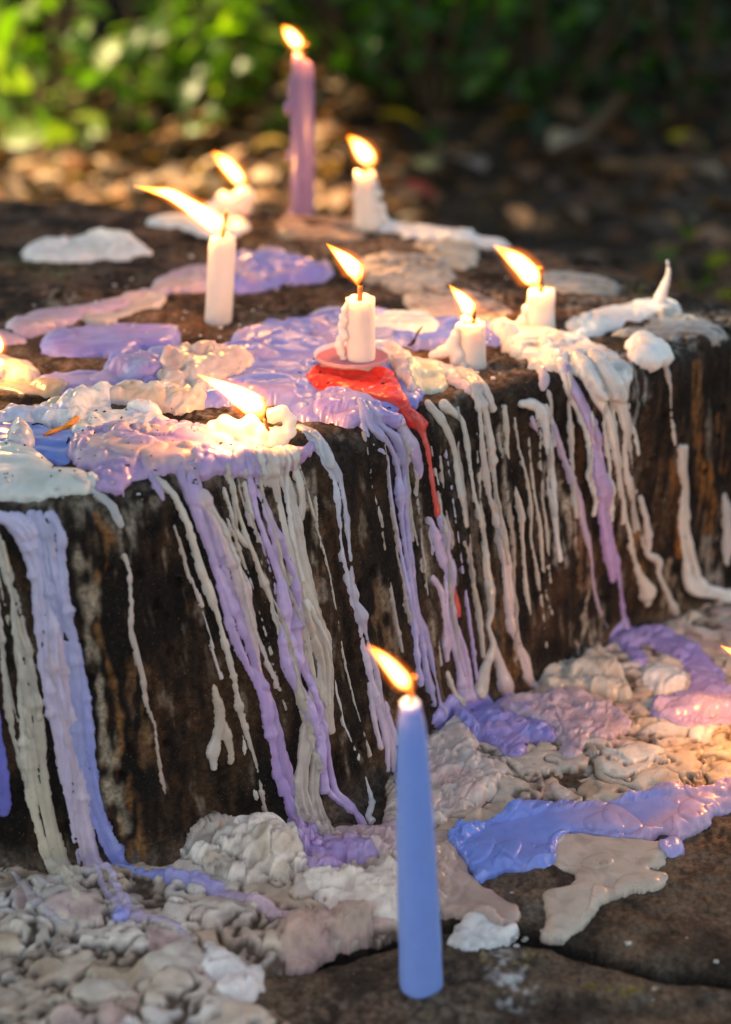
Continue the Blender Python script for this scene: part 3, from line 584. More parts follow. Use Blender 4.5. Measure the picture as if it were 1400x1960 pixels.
pool('wax_puddle', 'thick cream wax flake between the foot crust and the white block of runs at right', 'wax puddle',
     [(1040, 1290), (1070, 1270), (1130, 1262), (1175, 1290), (1205, 1345), (1180, 1350), (1100, 1335), (1045, 1335)], .005, [C(.66, .60, .52), CREAM], seed=5, layers=3, lfq=50, group=FOOTG, dirt=.3)
pool('wax_puddle', 'dull pink tan wax flow on the ledge between blue candle and blue puddle', 'wax puddle',
     [(780, 1640), (845, 1605), (880, 1640), (905, 1690), (955, 1725), (990, 1750), (975, 1782), (930, 1775), (880, 1755), (845, 1750), (790, 1740)], .0028, [C(.50, .37, .32), C(.56, .42, .38)], seed=7, layers=2, group=FOOTG, dirt=.15)
pool('wax_puddle', 'pale cream wax flake spread over bare brown stone at lower right', 'wax puddle',
     [(1058, 1615), (1100, 1605), (1180, 1612), (1262, 1622), (1275, 1655), (1240, 1672), (1272, 1680), (1262, 1700), (1200, 1712), (1155, 1735), (1115, 1775), (1070, 1800), (1040, 1790), (1052, 1765), (1042, 1735), (1050, 1715), (1095, 1705), (1105, 1680), (1070, 1668), (1052, 1645)],
     .0024, [C(.58, .49, .41), C(.64, .50, .42), C(.54, .44, .36)], seed=9, layers=2, lobe=.0018, group=FOOTG, dirt=.2, res=.0007)
pool('wax_puddle', 'long wax puddle at lower right turning from bright blue to pinkish lilac', 'wax puddle',
     [(862, 1625), (880, 1595), (935, 1590), (990, 1552), (1050, 1546), (1130, 1552), (1200, 1540), (1260, 1525), (1340, 1521), (1480, 1512), (1480, 1545), (1372, 1560), (1350, 1590), (1315, 1600), (1300, 1615), (1270, 1600), (1230, 1615), (1180, 1612), (1120, 1600), (1065, 1618), (1055, 1660), (1000, 1672), (965, 1668), (945, 1680), (915, 1692), (893, 1655)],
     .0036, [BLUE, BLUE * 1.02], seed=13, layers=2, lobe=.0022, group=FOOTG, grad=[(860, BLUE * 1.08), (1050, C(.22, .31, .78)), (1110, C(.36, .34, .66)), (1180, C(.50, .38, .60)), (1400, C(.60, .40, .56))], res=.0007, cap=140000)
pool('wax_puddle', 'single round lilac wax drop at the tip of the long blue and lilac puddle', 'wax drop', [(1262, 1625), (1282, 1612), (1305, 1620), (1308, 1640), (1285, 1650), (1265, 1640)], .0045, [C(.42, .38, .72)], seed=14, layers=0, lobe=.0004, lip=.006, res=.0005)
pool('wax_puddle', 'purple wax flow bending in a hook over the foot crust at far right', 'wax puddle',
     [(1165, 1225), (1185, 1195), (1215, 1205), (1290, 1228), (1350, 1270), (1395, 1325), (1405, 1375), (1340, 1385), (1290, 1392), (1250, 1385), (1262, 1355), (1320, 1335), (1315, 1300), (1262, 1258), (1225, 1250), (1235, 1290), (1210, 1285), (1190, 1255)], .0024, [C(.36, .29, .62), LILAC], seed=17, layers=2, group=FOOTG, res=.0007)
pool('wax_puddle', 'lilac wax flow reaching the right picture edge below the purple hook', 'wax puddle',
     [(1250, 1375), (1300, 1360), (1400, 1355), (1480, 1360), (1480, 1400), (1400, 1395), (1340, 1405), (1290, 1400)], .0014, [C(.50, .38, .60), PINK], seed=18, layers=1, group=FOOTG)
pool('wax_puddle', 'violet blue wax pool at the block foot under the red and lilac runs', 'wax puddle',
     [(828, 1385), (850, 1345), (900, 1325), (950, 1345), (1000, 1362), (1045, 1392), (1072, 1415), (1050, 1432), (1010, 1428), (1000, 1458), (975, 1462), (950, 1445), (915, 1430), (870, 1405)], .003, [C(.34, .28, .62), PERI, LILAC], seed=19, layers=3, lfq=42, group=FOOTG, res=.0007)
pool('wax_puddle', 'rounded pink lilac wax pad beside the violet blue foot pool', 'wax puddle',
     [(960, 1375), (1040, 1350), (1100, 1342), (1160, 1362), (1195, 1385), (1200, 1405), (1165, 1425), (1120, 1430), (1110, 1462), (1082, 1465), (1072, 1435), (1060, 1410), (1000, 1395)], .003, [C(.52, .40, .48), C(.56, .40, .43), LILAC], seed=21, layers=2, lfq=34, group=FOOTG, res=.0007)
pool('wax_puddle', 'purple lobed wax pool ending the lilac runs left of the blue candle', 'wax puddle',
     [(552, 1570), (580, 1560), (606, 1592), (640, 1618), (690, 1634), (728, 1652), (702, 1668), (658, 1672), (640, 1690), (600, 1692), (584, 1660), (570, 1610)], .0042, [LILAC, C(.40, .28, .58), MAUVE], seed=25, layers=2, group=FOOTG, lobe=.003)
pool('wax_puddle', 'thin mauve wax sheet left of the blue candle, below the white dripping tip', 'wax puddle',
     [(640, 1600), (700, 1590), (770, 1600), (790, 1650), (760, 1680), (700, 1640)], .0025, [C(.55, .42, .46), C(.56, .48, .42)], seed=26, layers=1, group=FOOTG)
# ------------------------------------------------------------------ wax on top of the block
crust('wax_crust', 'white ridge of hardened wax at the far left back of the block top', 'wax crust',
      [(48, 490), (62, 472), (105, 468), (160, 470), (190, 458), (225, 462), (262, 472), (290, 490), (200, 494), (100, 498)], .013, [WHITE, C(.74, .76, .80)], .012, .0013, 61, dirt=.0, blotch=0, lo=.35, lobe=.0015)
crust('wax_crust', 'beige knobbly wax patch on the block top behind the centre candle', 'wax crust',
      [(690, 500), (740, 488), (800, 490), (850, 510), (860, 545), (790, 560), (740, 545), (700, 530)], .006, [C(.55, .46, .40), CREAM, C(.5, .42, .38)], .014, .0012, 63, dirt=.6)
crust('wax_crust', 'flaking beige wax patch behind the two short right candles', 'wax crust',
      [(785, 565), (860, 560), (930, 570), (970, 595), (940, 615), (850, 622), (790, 605)], .005, [C(.55, .46, .42), PINK * .8, CREAM], .014, .0012, 64, dirt=.6)
crust('wax_crust', 'beige wax lump below the white trail at the back edge', 'wax crust', [(805, 465), (850, 455), (905, 468), (905, 500), (870, 512), (825, 490)], .006, [C(.58, .50, .42), CREAM], .015, .0013, 65, dirt=.35)
crust('wax_crust', 'brownish crumbled wax around the base of the tall purple candle', 'wax crust', [(535, 425), (600, 415), (690, 425), (690, 455), (620, 462), (550, 455)], .005, [C(.36, .26, .2), C(.48, .36, .28)], .012, .0013, 66, dirt=.7)
crust('wax_crust', 'greyish weathered wax strip right of the tall-flamed right candle', 'wax crust', [(1040, 525), (1120, 528), (1180, 545), (1160, 562), (1080, 560), (1040, 548)], .004, [C(.4, .38, .33), C(.46, .42, .38)], .014, .0013, 68, dirt=.5)
pool('wax_puddle', 'white frozen wax trail running along the back edge from the short back candle', 'wax puddle',
     [(690, 430), (730, 410), (752, 430), (820, 443), (900, 452), (972, 458), (962, 470), (880, 468), (800, 458), (735, 448)], .006, [WHITE, C(.76, .78, .82)], seed=31, layers=1, res=.0012, group=TOPG)
pool('wax_puddle', 'white wax splash under the stump behind the long flame', 'wax puddle', [(285, 422), (340, 415), (400, 420), (460, 425), (475, 442), (400, 452), (340, 440)], .004, [WHITE * .95, WARMW], seed=32, layers=1, res=.0012, group=TOPG)
pool('wax_puddle', 'pale mauve trail of wax crossing the left of the block top', 'wax puddle',
     [(15, 625), (60, 603), (150, 592), (230, 577), (285, 560), (300, 540), (350, 525), (400, 515), (445, 515), (450, 550), (380, 562), (330, 562), (310, 572), (235, 592), (165, 610), (60, 640), (30, 640)], .004, [C(.46, .36, .52), MAUVE, C(.52, .42, .44)], seed=33, layers=2, res=.001, group=TOPG)
pool('wax_puddle', 'narrow grey branch of the wax trail left of the long-flame candle', 'wax puddle', [(165, 612), (230, 600), (270, 580), (318, 572), (300, 586), (250, 605), (190, 620)], .0025, [C(.5, .44, .44)], seed=34, layers=0, res=.001, group=TOPG)
pool('wax_puddle', 'small mauve wax corner at the left picture edge above the lit pink lump', 'wax puddle', [(-60, 640), (0, 635), (30, 645), (42, 655), (0, 668), (-60, 670)], .003, [MAUVE], seed=35, layers=1, res=.001, group=TOPG)
pool('wax_puddle', 'periwinkle wax pile right behind the long-flame candle', 'wax puddle', [(445, 510), (480, 495), (515, 500), (560, 505), (610, 512), (638, 528), (600, 538), (550, 540), (500, 552), (450, 555)], .008, [C(.24, .24, .68), PERI, MAUVE], seed=36, layers=3, lfq=40, res=.001, group=TOPG)
pool('wax_puddle', 'isolated oval lilac puddle on brown stone left of the long-flame candle', 'wax puddle',
     [(80, 660), (110, 642), (170, 632), (250, 632), (335, 634), (342, 650), (310, 664), (262, 668), (232, 688), (200, 680), (150, 690), (105, 682)], .0045, [C(.27, .26, .66), C(.36, .28, .60)], seed=37, layers=1, lobe=.002, res=.0009, group=TOPG)
pool('wax_puddle', 'large periwinkle and lilac wax sheet covering the middle of the block top', 'wax puddle',
     [(205, 700), (240, 690), (300, 680), (440, 672), (455, 645), (520, 622), (580, 618), (615, 602), (700, 598), (800, 618), (900, 628), (985, 650), (940, 665), (850, 660), (765, 672), (790, 700), (800, 740), (790, 775), (720, 790), (640, 800), (578, 798), (555, 775), (480, 768), (385, 775), (375, 750), (340, 725), (290, 738), (225, 725)],
     .0042, [C(.22, .26, .70), C(.33, .29, .64), C(.21, .28, .74), C(.40, .33, .60), PERI, C(.16, .25, .76), C(.46, .46, .68)], seed=39, layers=3, lfq=34, lobe=.003, res=.0009, cap=260000, group=TOPG)
pool('wax_puddle', 'lilac arm of wax reaching left over the brown block top', 'wax puddle', [(68, 742), (78, 725), (130, 720), (200, 716), (250, 700), (330, 695), (330, 718), (270, 735), (190, 748), (110, 756)], .0035, [C(.32, .28, .60), LILAC, C(.3,.36,.68)], seed=41, layers=2, res=.0009, group=TOPG)
pool('wax_puddle', 'pale pinkish band of lumpy wax in front of the lilac arm', 'wax puddle',
     [(88, 790), (110, 772), (180, 758), (250, 752), (300, 760), (312, 728), (345, 700), (420, 692), (465, 695), (478, 715), (440, 735), (385, 745), (395, 770), (360, 788), (300, 782), (260, 778), (200, 780), (130, 800)], .0062, [C(.62, .52, .50), PINK, C(.62, .58, .56), CREAM], seed=43, layers=3, lfq=48, lobe=.003, res=.0008, group=TOPG)
pool('wax_puddle', 'smooth bright blue wax pool at the left picture edge', 'wax puddle', [(-80, 805), (0, 812), (60, 812), (110, 828), (170, 828), (178, 850), (150, 872), (130, 888), (90, 880), (60, 872), (-80, 870)], .0022, [C(.20, .33, .80), BLUE], seed=45, layers=0, lobe=.001, rough=.0001, group=TOPG)
crust('wax_crust', 'crumbly bright white wax flakes behind the blue pool', 'wax crust', [(-60, 800), (0, 792), (50, 785), (110, 795), (150, 775), (205, 768), (218, 790), (262, 788), (305, 798), (318, 815), (250, 815), (190, 822), (160, 835), (110, 815), (50, 808), (-60, 812)], .0075, [WHITE, WARMW, WHITE, SKYB * 1.1, C(.78, .66, .58)], .010, .0007, 71, dirt=.12, blotch=.05)
pool('wax_puddle', 'long white capsule shaped wax drop on the front of the block top', 'wax drop', [(243, 792), (255, 782), (290, 785), (310, 800), (300, 808), (262, 802)], .005, [WHITE], seed=46, layers=0, lobe=.0004, lip=.005, res=.0006)
pool('wax_puddle', 'large lilac wax sheet on the front edge left of the melted candle', 'wax puddle',
     [(140, 860), (160, 845), (215, 830), (300, 822), (375, 822), (420, 842), (520, 870), (575, 855), (600, 850), (575, 880), (520, 905), (450, 905), (385, 908), (330, 905), (268, 915), (235, 932), (215, 938), (185, 930), (178, 905), (140, 890)],
     .0052, [C(.44, .31, .56), LILAC, PINK, C(.52, .40, .50)], seed=47, layers=4, lfq=46, lobe=.0032, res=.00075, cap=160000, group=TOPG)
pool('wax_puddle', 'greyish white wax mound hanging over the block edge at far left', 'wax puddle', [(-80, 870), (0, 865), (60, 872), (85, 885), (110, 905), (165, 912), (178, 935), (140, 948), (60, 955), (0, 952), (-80, 960)], .006, [C(.60, .64, .63), C(.70, .73, .74)], seed=49, layers=2, lfq=25, res=.0008, group=TOPG)
pool('wax_puddle', 'rounded grey wax lump standing in the blue pool at left', 'wax drop', [(15, 862), (20, 835), (40, 822), (60, 835), (66, 862), (40, 870)], .008, [C(.52, .50, .56)], seed=50, layers=0, lobe=.0006, lip=.009, res=.0007)
pool('wax_puddle', 'glossy red wax pool under the clear candle cup', 'wax puddle', [(588, 735), (610, 722), (680, 725), (745, 728), (762, 745), (778, 775), (815, 805), (808, 824), (784, 814), (762, 788), (720, 778), (660, 766), (605, 757)], .0026, [RED, C(.85, .10, .09)], seed=51, layers=1, lobe=.001, res=.0006, mat=GRAIN, rough=.0006)
pool('wax_puddle', 'lilac wax tongue lying in front of the red pool', 'wax puddle', [(600, 778), (620, 768), (670, 772), (730, 788), (765, 800), (760, 815), (715, 805), (680, 812), (640, 805), (610, 800)], .0045, [C(.35, .28, .64), LILAC, C(.35, .32, .68)], seed=53, layers=2, res=.0007, group=TOPG)
pool('wax_puddle', 'pink cream wax spill from the cup towards the block edge at right', 'wax puddle', [(735, 688), (790, 692), (850, 705), (905, 720), (925, 745), (900, 750), (855, 728), (800, 735), (790, 760), (760, 730)], .0032, [C(.66, .52, .52), C(.62, .50, .60), SKYB], seed=55, layers=2, res=.0007, group=TOPG)
pool('wax_puddle', 'small translucent greenish wax patch right of the red pool', 'wax puddle', [(785, 718), (820, 712), (850, 728), (845, 748), (800, 750)], .0022, [C(.52, .56, .48)], seed=56, layers=0, res=.0007)
pool('wax_puddle', 'white streaked blue wax band behind the cup', 'wax puddle', [(715, 625), (780, 618), (830, 632), (825, 650), (760, 652), (720, 645)], .003, [WHITE, SKYB * 1.1, WHITE], seed=57, layers=1, res=.0009, group=TOPG)
crust('wax_crust', 'weathered white wax shelf folded over the block edge at right', 'wax crust',
      [(945, 645), (1010, 632), (1080, 642), (1125, 655), (1185, 690), (1205, 720), (1185, 760), (1150, 752), (1110, 720), (1075, 712), (1020, 698), (975, 675)], .007, [WHITE * .95, C(.66, .64, .64), WHITE, C(.60, .52, .50)], .018, .0009, 73, dirt=.35, blotch=.2, lo=.5, stretch=(.7, 1.6, 1))
pool('wax_puddle', 'bright white wax trail reaching the pointed wax spire', 'wax puddle', [(1085, 625), (1140, 605), (1200, 590), (1262, 585), (1296, 592), (1290, 608), (1215, 618), (1160, 632), (1110, 648)], .0055, [WHITE, C(.72, .70, .72)], seed=59, layers=2, res=.001, group=TOPG)
pool('wax_puddle', 'oval white wax lump at the corner where the block edge turns', 'wax puddle', [(1205, 655), (1240, 650), (1275, 668), (1280, 690), (1250, 705), (1215, 690)], .0055, [WHITE, C(.7, .7, .74)], seed=60, layers=1, res=.0009, lip=.013, group=TOPG)
crust('wax_crust', 'grey lichen coloured wax on the far right end of the block top', 'wax crust', [(1290, 605), (1340, 612), (1385, 640), (1370, 655), (1320, 645), (1250, 650), (1180, 640), (1220, 625)], .004, [C(.42, .40, .38), C(.5, .48, .47)], .015, .0011, 75, dirt=.6)
crust('wax_crust', 'pinkish wax lump glowing beside the flame at the left picture edge', 'wax crust', [(-50, 720), (-30, 700), (10, 690), (45, 698), (66, 715), (60, 728), (20, 735), (-30, 738)], .011, [C(.72, .55, .47), C(.75, .6, .52)], .02, .001, 77, dirt=.1, blotch=.05, lo=.6)
pool('wax_puddle', 'thin tan wax sheet below the pinkish lump at the left edge', 'wax puddle', [(-60, 735), (0, 735), (60, 735), (120, 745), (110, 758), (60, 760), (0, 748), (-60, 750)], .002, [C(.50, .38, .28)], seed=61, layers=0, res=.001, group=TOPG)
smooth_dep()
# ------------------------------------------------------------------ wax runs down the face, left to right
runs('wax_run', 'deep blue wax run cut by the left picture edge', [(DEEPB * 1.3, DEEPB, [(-25, 1300, 30), (-12, 1400, 34), (2, 1480, 34), (4, 1550, 30)])], 1)
runs('wax_run', 'thick yellowish cream wax run at far left widening to the ledge', [(C(.52, .50, .46), C(.60, .54, .42), [(-10, 1020, 14), (10, 1080, 20), (28, 1150, 24), (42, 1250, 30), (58, 1370, 36), (70, 1480, 40), (88, 1580, 46), (110, 1650, 54), (140, 1700, 60), (155, 1760, 44)])], 2, ridge=.2)
runs('wax_run', 'thin pale wax run joining the thick cream run at far left', [(C(.5, .47, .44), C(.55, .5, .42), [(-14, 1090, 12), (-2, 1180, 13), (8, 1290, 16), (22, 1390, 15), (34, 1450, 10), (52, 1505, 10)])], 3)
runs('wax_run', 'wide bundle of blue, pink and lilac wax runs at far left',
     [(C(.50, .50, .74), C(.54, .47, .66), [(-20, 985, 40), (25, 1000, 44), (55, 1040, 44), (82, 1100, 38), (90, 1200, 36), (98, 1300, 40), (115, 1400, 40), (122, 1500, 26), (138, 1600, 18), (152, 1655, 14)]),
      (C(.46, .50, .80), C(.24, .32, .82), [(70, 985, 44), (92, 1020, 50), (108, 1090, 44), (122, 1170, 36), (134, 1235, 36), (146, 1320, 32), (158, 1420, 34), (178, 1510, 34), (200, 1580, 34), (222, 1640, 38), (250, 1678, 38), (300, 1692, 36), (360, 1704, 30)]),
      (C(.55, .46, .60), C(.56, .47, .64), [(100, 1180, 24), (112, 1300, 28), (128, 1390, 32), (148, 1480, 34), (160, 1560, 34), (178, 1640, 36), (205, 1695, 34), (225, 1740, 32), (262, 1775, 28), (320, 1790, 24), (350, 1812, 20), (368, 1832, 14)])], 4, ridge=.16, cap=200000)
runs('wax_run', 'pink end of the blue run lying along the ledge towards the blue candle', [(C(.34, .36, .78), C(.74, .52, .60), [(340, 1700, 30), (400, 1715, 30), (470, 1742, 30), (525, 1765, 28), (560, 1772, 24), (575, 1762, 24)])], 5, k=.9)
pool('wax_drop', 'small blue wax drop beside the lilac run in the bottom left', 'wax drop', [(215, 1775), (232, 1762), (250, 1772), (245, 1786), (225, 1787)], .005, [C(.34, .38, .78)], seed=63, layers=0, lobe=.0003, lip=.006, res=.0006)
runs('wax_run', 'short pale wax strand lying on the dirty wax at bottom left', [(C(.55, .5, .5), C(.5, .46, .48), [(28, 1680, 14), (48, 1720, 18), (72, 1765, 18), (100, 1790, 18), (130, 1797, 12)])], 6)
runs('wax_run', 'single long brownish pink wax run on the bare left face', [(C(.52, .47, .44), C(.42, .32, .28), [(238, 1062, 14), (247, 1095, 13), (251, 1150, 12), (250, 1200, 13), (262, 1250, 14), (275, 1300, 12), (280, 1345, 8), (296, 1385, 6), (304, 1450, 7), (312, 1500, 10), (316, 1518, 9)])], 7)
runs('wax_run', 'thin broken pale run left of the long cream run, ending in a bead', [(PALE, C(.58, .50, .48), [(336, 1008, 6), (348, 1050, 9), (360, 1095, 9), (378, 1135, 8), (387, 1157, 12)]), (C(.58, .50, .48), C(.6, .5, .5), [(388, 1170, 3), (400, 1205, 5), (410, 1250, 5), (420, 1282, 6), (424, 1296, 11)])], 8)
runs('wax_run', 'long cream run from the top edge down to the tall cream chunk', [(C(.60, .56, .52), C(.50, .43, .38), [(300, 918, 16), (330, 945, 15), (352, 985, 16), (368, 1030, 16), (382, 1080, 18), (395, 1115, 18), (404, 1143, 20), (418, 1180, 12), (432, 1235, 12), (447, 1290, 12), (458, 1350, 13), (475, 1410, 11), (492, 1470, 9), (506, 1540, 8), (510, 1555, 8)])], 9)
runs('wax_run', 'small forked wax scrap stuck low on the dark face', [(C(.5, .42, .34), C(.64, .60, .56), [(410, 1315, 8), (418, 1345, 22), (422, 1370, 24), (418, 1400, 18), (408, 1440, 20), (411, 1470, 14)]), (C(.5, .42, .34), C(.55, .45, .36), [(422, 1370, 14), (436, 1410, 16), (442, 1445, 18), (442, 1460, 12)])], 10)
runs('wax_run', 'strong lilac and purple run from the top edge to the purple foot pool',
     [(LILAC, C(.44, .30, .66), [(362, 905, 30), (378, 950, 34), (392, 1000, 30), (410, 1060, 26), (428, 1120, 28), (450, 1180, 32), (472, 1240, 30), (492, 1290, 28), (512, 1345, 36), (522, 1400, 34), (534, 1460, 30), (552, 1520, 30), (565, 1570, 40), (590, 1605, 36), (602, 1650, 40)]),
      (C(.60, .48, .54), C(.62, .48, .56), [(388, 950, 26), (420, 1010, 24), (440, 1060, 24), (460, 1110, 26), (476, 1170, 26), (485, 1220, 22), (495, 1280, 14), (512, 1340, 10), (535, 1400, 9), (552, 1460, 9), (568, 1510, 9)])], 11, ridge=.12, cap=180000)
runs('wax_run', 'slim cream run just right of the pink and purple run', [(C(.56, .50, .46), C(.6, .5, .5), [(405, 975, 10), (430, 1010, 12), (448, 1060, 13), (462, 1110, 12), (470, 1150, 12), (490, 1210, 12), (508, 1260, 12), (522, 1290, 14), (530, 1314, 12)])], 12)
runs('wax_run', 'pale run starting mid face above the wide centre bundle', [(C(.58, .52, .48), C(.56, .50, .46), [(430, 935, 8), (445, 985, 9), (455, 1020, 14), (480, 1050, 15), (495, 1090, 14), (510, 1130, 15), (522, 1170, 14), (535, 1215, 13), (545, 1250, 10)])], 13)
runs('wax_run', 'slim pale run between the edge spill and the centre bundle', [(C(.62, .56, .54), LILAC, [(465, 905, 12), (475, 955, 12), (485, 1010, 12), (500, 1040, 11), (515, 1085, 9), (528, 1135, 8)])], 14)
runs('wax_run', 'wide centre bundle of translucent cream wax runs under the melted candle',
     [(C(.56, .52, .50), C(.52, .46, .42), [(515, 870, 30), (535, 930, 40), (555, 1000, 42), (575, 1070, 44), (592, 1140, 46), (600, 1210, 48), (605, 1290, 44), (600, 1360, 44), (592, 1440, 44), (590, 1510, 46), (610, 1580, 60), (640, 1620, 60)]),
      (C(.66, .64, .62), C(.55, .50, .46), [(552, 868, 22), (572, 920, 24), (578, 960, 20), (576, 990, 18)]),
      (C(.55, .48, .40), C(.56, .48, .42), [(560, 1040, 20), (590, 1150, 40), (620, 1260, 44), (628, 1370, 28), (636, 1400, 18)])], 15, ridge=.28, k=.55, cap=200000)
runs('wax_run', 'lilac run flowing down over the centre cream bundle',
     [(LILAC * 1.05, C(.48, .36, .68), [(470, 880, 18), (490, 930, 20), (505, 985, 24), (522, 1040, 32), (542, 1110, 38), (552, 1180, 40), (560, 1240, 48), (580, 1290, 46), (600, 1350, 38), (612, 1410, 34), (618, 1460, 34), (628, 1510, 34), (655, 1540, 34), (685, 1570, 30), (700, 1585, 26)])], 16, k=.95)
runs('wax_run', 'twin whitish strands at the very top of the centre bundle', [(WHITE * .85, C(.6, .56, .54), [(530, 860, 16), (545, 900, 13), (548, 950, 12), (555, 1010, 14), (565, 1060, 12), (575, 1110, 10)]), (WHITE * .85, C(.6, .56, .54), [(485, 880, 12), (500, 905, 12), (505, 935, 10)])], 17)
runs('wax_run', 'thin white squiggle of wax peeling off the right side of the centre bundle', [(C(.66, .63, .6), C(.72, .70, .70), [(580, 1150, 14), (598, 1180, 12), (615, 1215, 10), (630, 1245, 12), (634, 1258, 8)]), (C(.66, .63, .62), C(.75, .75, .78), [(625, 1270, 4), (640, 1300, 6), (644, 1325, 8), (652, 1355, 7), (660, 1390, 6), (672, 1420, 7), (688, 1455, 8), (702, 1500, 9), (712, 1540, 12), (706, 1565, 16), (712, 1574, 18)])], 18)
runs('wax_run', 'light blue run turning lilac on its own between the centre bundle and the pair', [(C(.50, .56, .72), C(.58, .46, .62), [(590, 828, 22), (612, 850, 22), (628, 885, 26), (640, 910, 28), (648, 950, 26), (655, 1000, 22), (662, 1045, 22), (670, 1100, 20), (676, 1150, 22), (686, 1185, 28), (695, 1225, 22), (710, 1270, 24), (722, 1310, 28), (728, 1350, 30), (738, 1400, 30), (745, 1440, 26), (748, 1475, 18)]), (C(.56, .48, .62), C(.60, .48, .60), [(708, 1310, 12), (716, 1370, 12), (730, 1430, 14)]), (C(.56, .46, .66), C(.56, .48, .66), [(738, 1350, 14), (752, 1395, 16), (760, 1420, 14)])], 19, ridge=.2)
runs('wax_run', 'greyish clear wax film at the top of the light blue run', [(C(.45, .47, .50), C(.5, .54, .62), [(575, 815, 20), (600, 830, 30), (620, 860, 30), (630, 890, 22)])], 20, k=.3)
runs('wax_run', 'pair of periwinkle runs left of the red run, full height of the face',
     [(C(.44, .42, .76), C(.40, .36, .68), [(700, 795, 30), (730, 820, 34), (755, 850, 30), (765, 890, 24), (768, 940, 20), (775, 1000, 20), (785, 1060, 18), (793, 1110, 20), (798, 1170, 22), (808, 1210, 24), (818, 1260, 22), (828, 1310, 20), (838, 1350, 18), (842, 1375, 12)]),
      (C(.46, .44, .76), C(.44, .40, .72), [(690, 800, 16), (712, 850, 12), (738, 870, 10), (745, 910, 10), (752, 970, 10), (762, 1030, 10), (774, 1090, 10), (786, 1150, 10), (794, 1200, 12), (800, 1260, 12), (806, 1310, 12)])], 21, ridge=.14)
runs('wax_run', 'short blunt lilac tongue just left of the red run', [(C(.54, .44, .66), LILAC, [(768, 815, 26), (785, 850, 32), (797, 880, 32), (802, 905, 24), (798, 915, 12)])], 22)
runs('wax_run', 'bright red wax run from the cup pool down the face', [(RED, C(.70, .02, .02), [(790, 800, 26), (805, 822, 24), (815, 850, 17), (822, 890, 14), (826, 920, 15), (830, 945, 12), (836, 975, 19), (842, 1000, 18), (850, 1035, 10), (860, 1080, 8), (868, 1125, 12), (874, 1160, 12), (878, 1178, 10)])], 23, mat=GRAIN, group='red wax')
runs('wax_run', 'thick lilac run overlapping the lower end of the red run', [(C(.52, .42, .66), C(.50, .38, .58), [(832, 992, 24), (840, 1020, 34), (846, 1060, 30), (856, 1090, 26), (860, 1140, 26), (866, 1190, 26), (878, 1240, 28), (886, 1290, 30), (888, 1330, 40)]), (C(.58, .44, .60), C(.55, .42, .60), [(828, 1105, 16), (842, 1130, 18), (848, 1170, 14), (854, 1220, 16), (856, 1262, 14)])], 24, ridge=.15)
runs('wax_run', 'very thin straight violet run right of the red run', [(C(.5, .5, .68), LILAC, [(845, 800, 8), (853, 860, 7), (862, 920, 7), (870, 980, 7), (880, 1050, 7), (890, 1120, 7), (900, 1190, 8), (908, 1250, 8), (914, 1300, 8)])], 25)
runs('wax_run', 'greyish run with a blunt end right of the thin violet run', [(C(.56, .54, .50), C(.54, .50, .46), [(820, 770, 16), (845, 805, 18), (862, 840, 20), (872, 880, 18), (880, 930, 20), (888, 970, 20), (893, 1005, 15)])], 26)
runs('wax_run', 'beaded cream run ending in a wishbone fork at the foot', [(C(.58, .56, .52), C(.58, .51, .47), [(850, 775, 18), (880, 800, 14), (892, 840, 16), (900, 900, 13), (908, 950, 12), (920, 990, 16), (926, 1030, 14), (932, 1080, 16), (940, 1130, 20), (940, 1175, 20), (936, 1200, 10), (945, 1235, 16), (930, 1280, 26), (920, 1320, 34)]), (C(.6, .5, .5), C(.64, .5, .52), [(945, 1235, 16), (960, 1280, 22), (972, 1325, 24), (985, 1360, 18)])], 27)
runs('wax_run', 'short beaded cream run between the blunt run and the wishbone run', [(PALE, C(.5, .44, .38), [(889, 1038, 10), (900, 1075, 14), (906, 1120, 15), (916, 1165, 14), (922, 1210, 13), (926, 1255, 11)])], 28)
runs('wax_run', 'long pinkish cream run from the right spill down to the foot crust', [(C(.60, .53, .50), C(.64, .50, .50), [(890, 722, 26), (910, 750, 24), (922, 790, 22), (930, 850, 22), (940, 910, 24), (947, 960, 22), (958, 1010, 20), (965, 1060, 20), (970, 1110, 20), (978, 1155, 24), (986, 1195, 20), (995, 1235, 18), (1002, 1262, 24), (1012, 1300, 18), (1028, 1320, 16)])], 29)
runs('wax_run', 'hooked pale drip curling over the edge above the long pinkish run', [(C(.64, .57, .54), C(.62, .55, .52), [(895, 712, 14), (920, 735, 14), (936, 758, 15), (945, 782, 14)])], 30)
runs('wax_run', 'dirty thin run with ragged sides behind the long pinkish run', [(C(.36, .32, .28), C(.34, .26, .22), [(955, 830, 8), (965, 900, 10), (976, 980, 14), (985, 1050, 8), (984, 1120, 8), (985, 1230, 10), (990, 1280, 12)])], 31, k=.35)
runs('wax_run', 'ragged white drip cluster under the dark stone lip', [(WHITE * .95, C(.6, .6, .62), [(1000, 772, 12), (1025, 775, 20), (1040, 800, 22), (1046, 840, 20), (1055, 880, 14), (1060, 920, 12), (1062, 970, 14), (1066, 1020, 12), (1072, 1070, 16)]), (WHITE * .9, C(.55, .5, .6), [(1045, 775, 10), (1058, 810, 12), (1060, 850, 12)]), (C(.5, .42, .6), C(.5, .42, .6), [(1018, 800, 12), (1030, 830, 10)])], 32)
runs('wax_run', 'tiny white and lilac drip hanging from the dark stone lip', [(WHITE * .9, C(.6, .5, .62), [(1030, 700, 14), (1042, 718, 20), (1040, 742, 14)])], 33)
runs('wax_run', 'slim dull lilac run left of the strong white and purple runs', [(C(.44, .36, .52), C(.42, .33, .48), [(1060, 815, 12), (1078, 870, 12), (1092, 910, 15), (1108, 950, 16), (1117, 1000, 15), (1125, 1030, 14), (1132, 1060, 8), (1138, 1120, 5), (1150, 1170, 6), (1162, 1200, 8)])], 34)
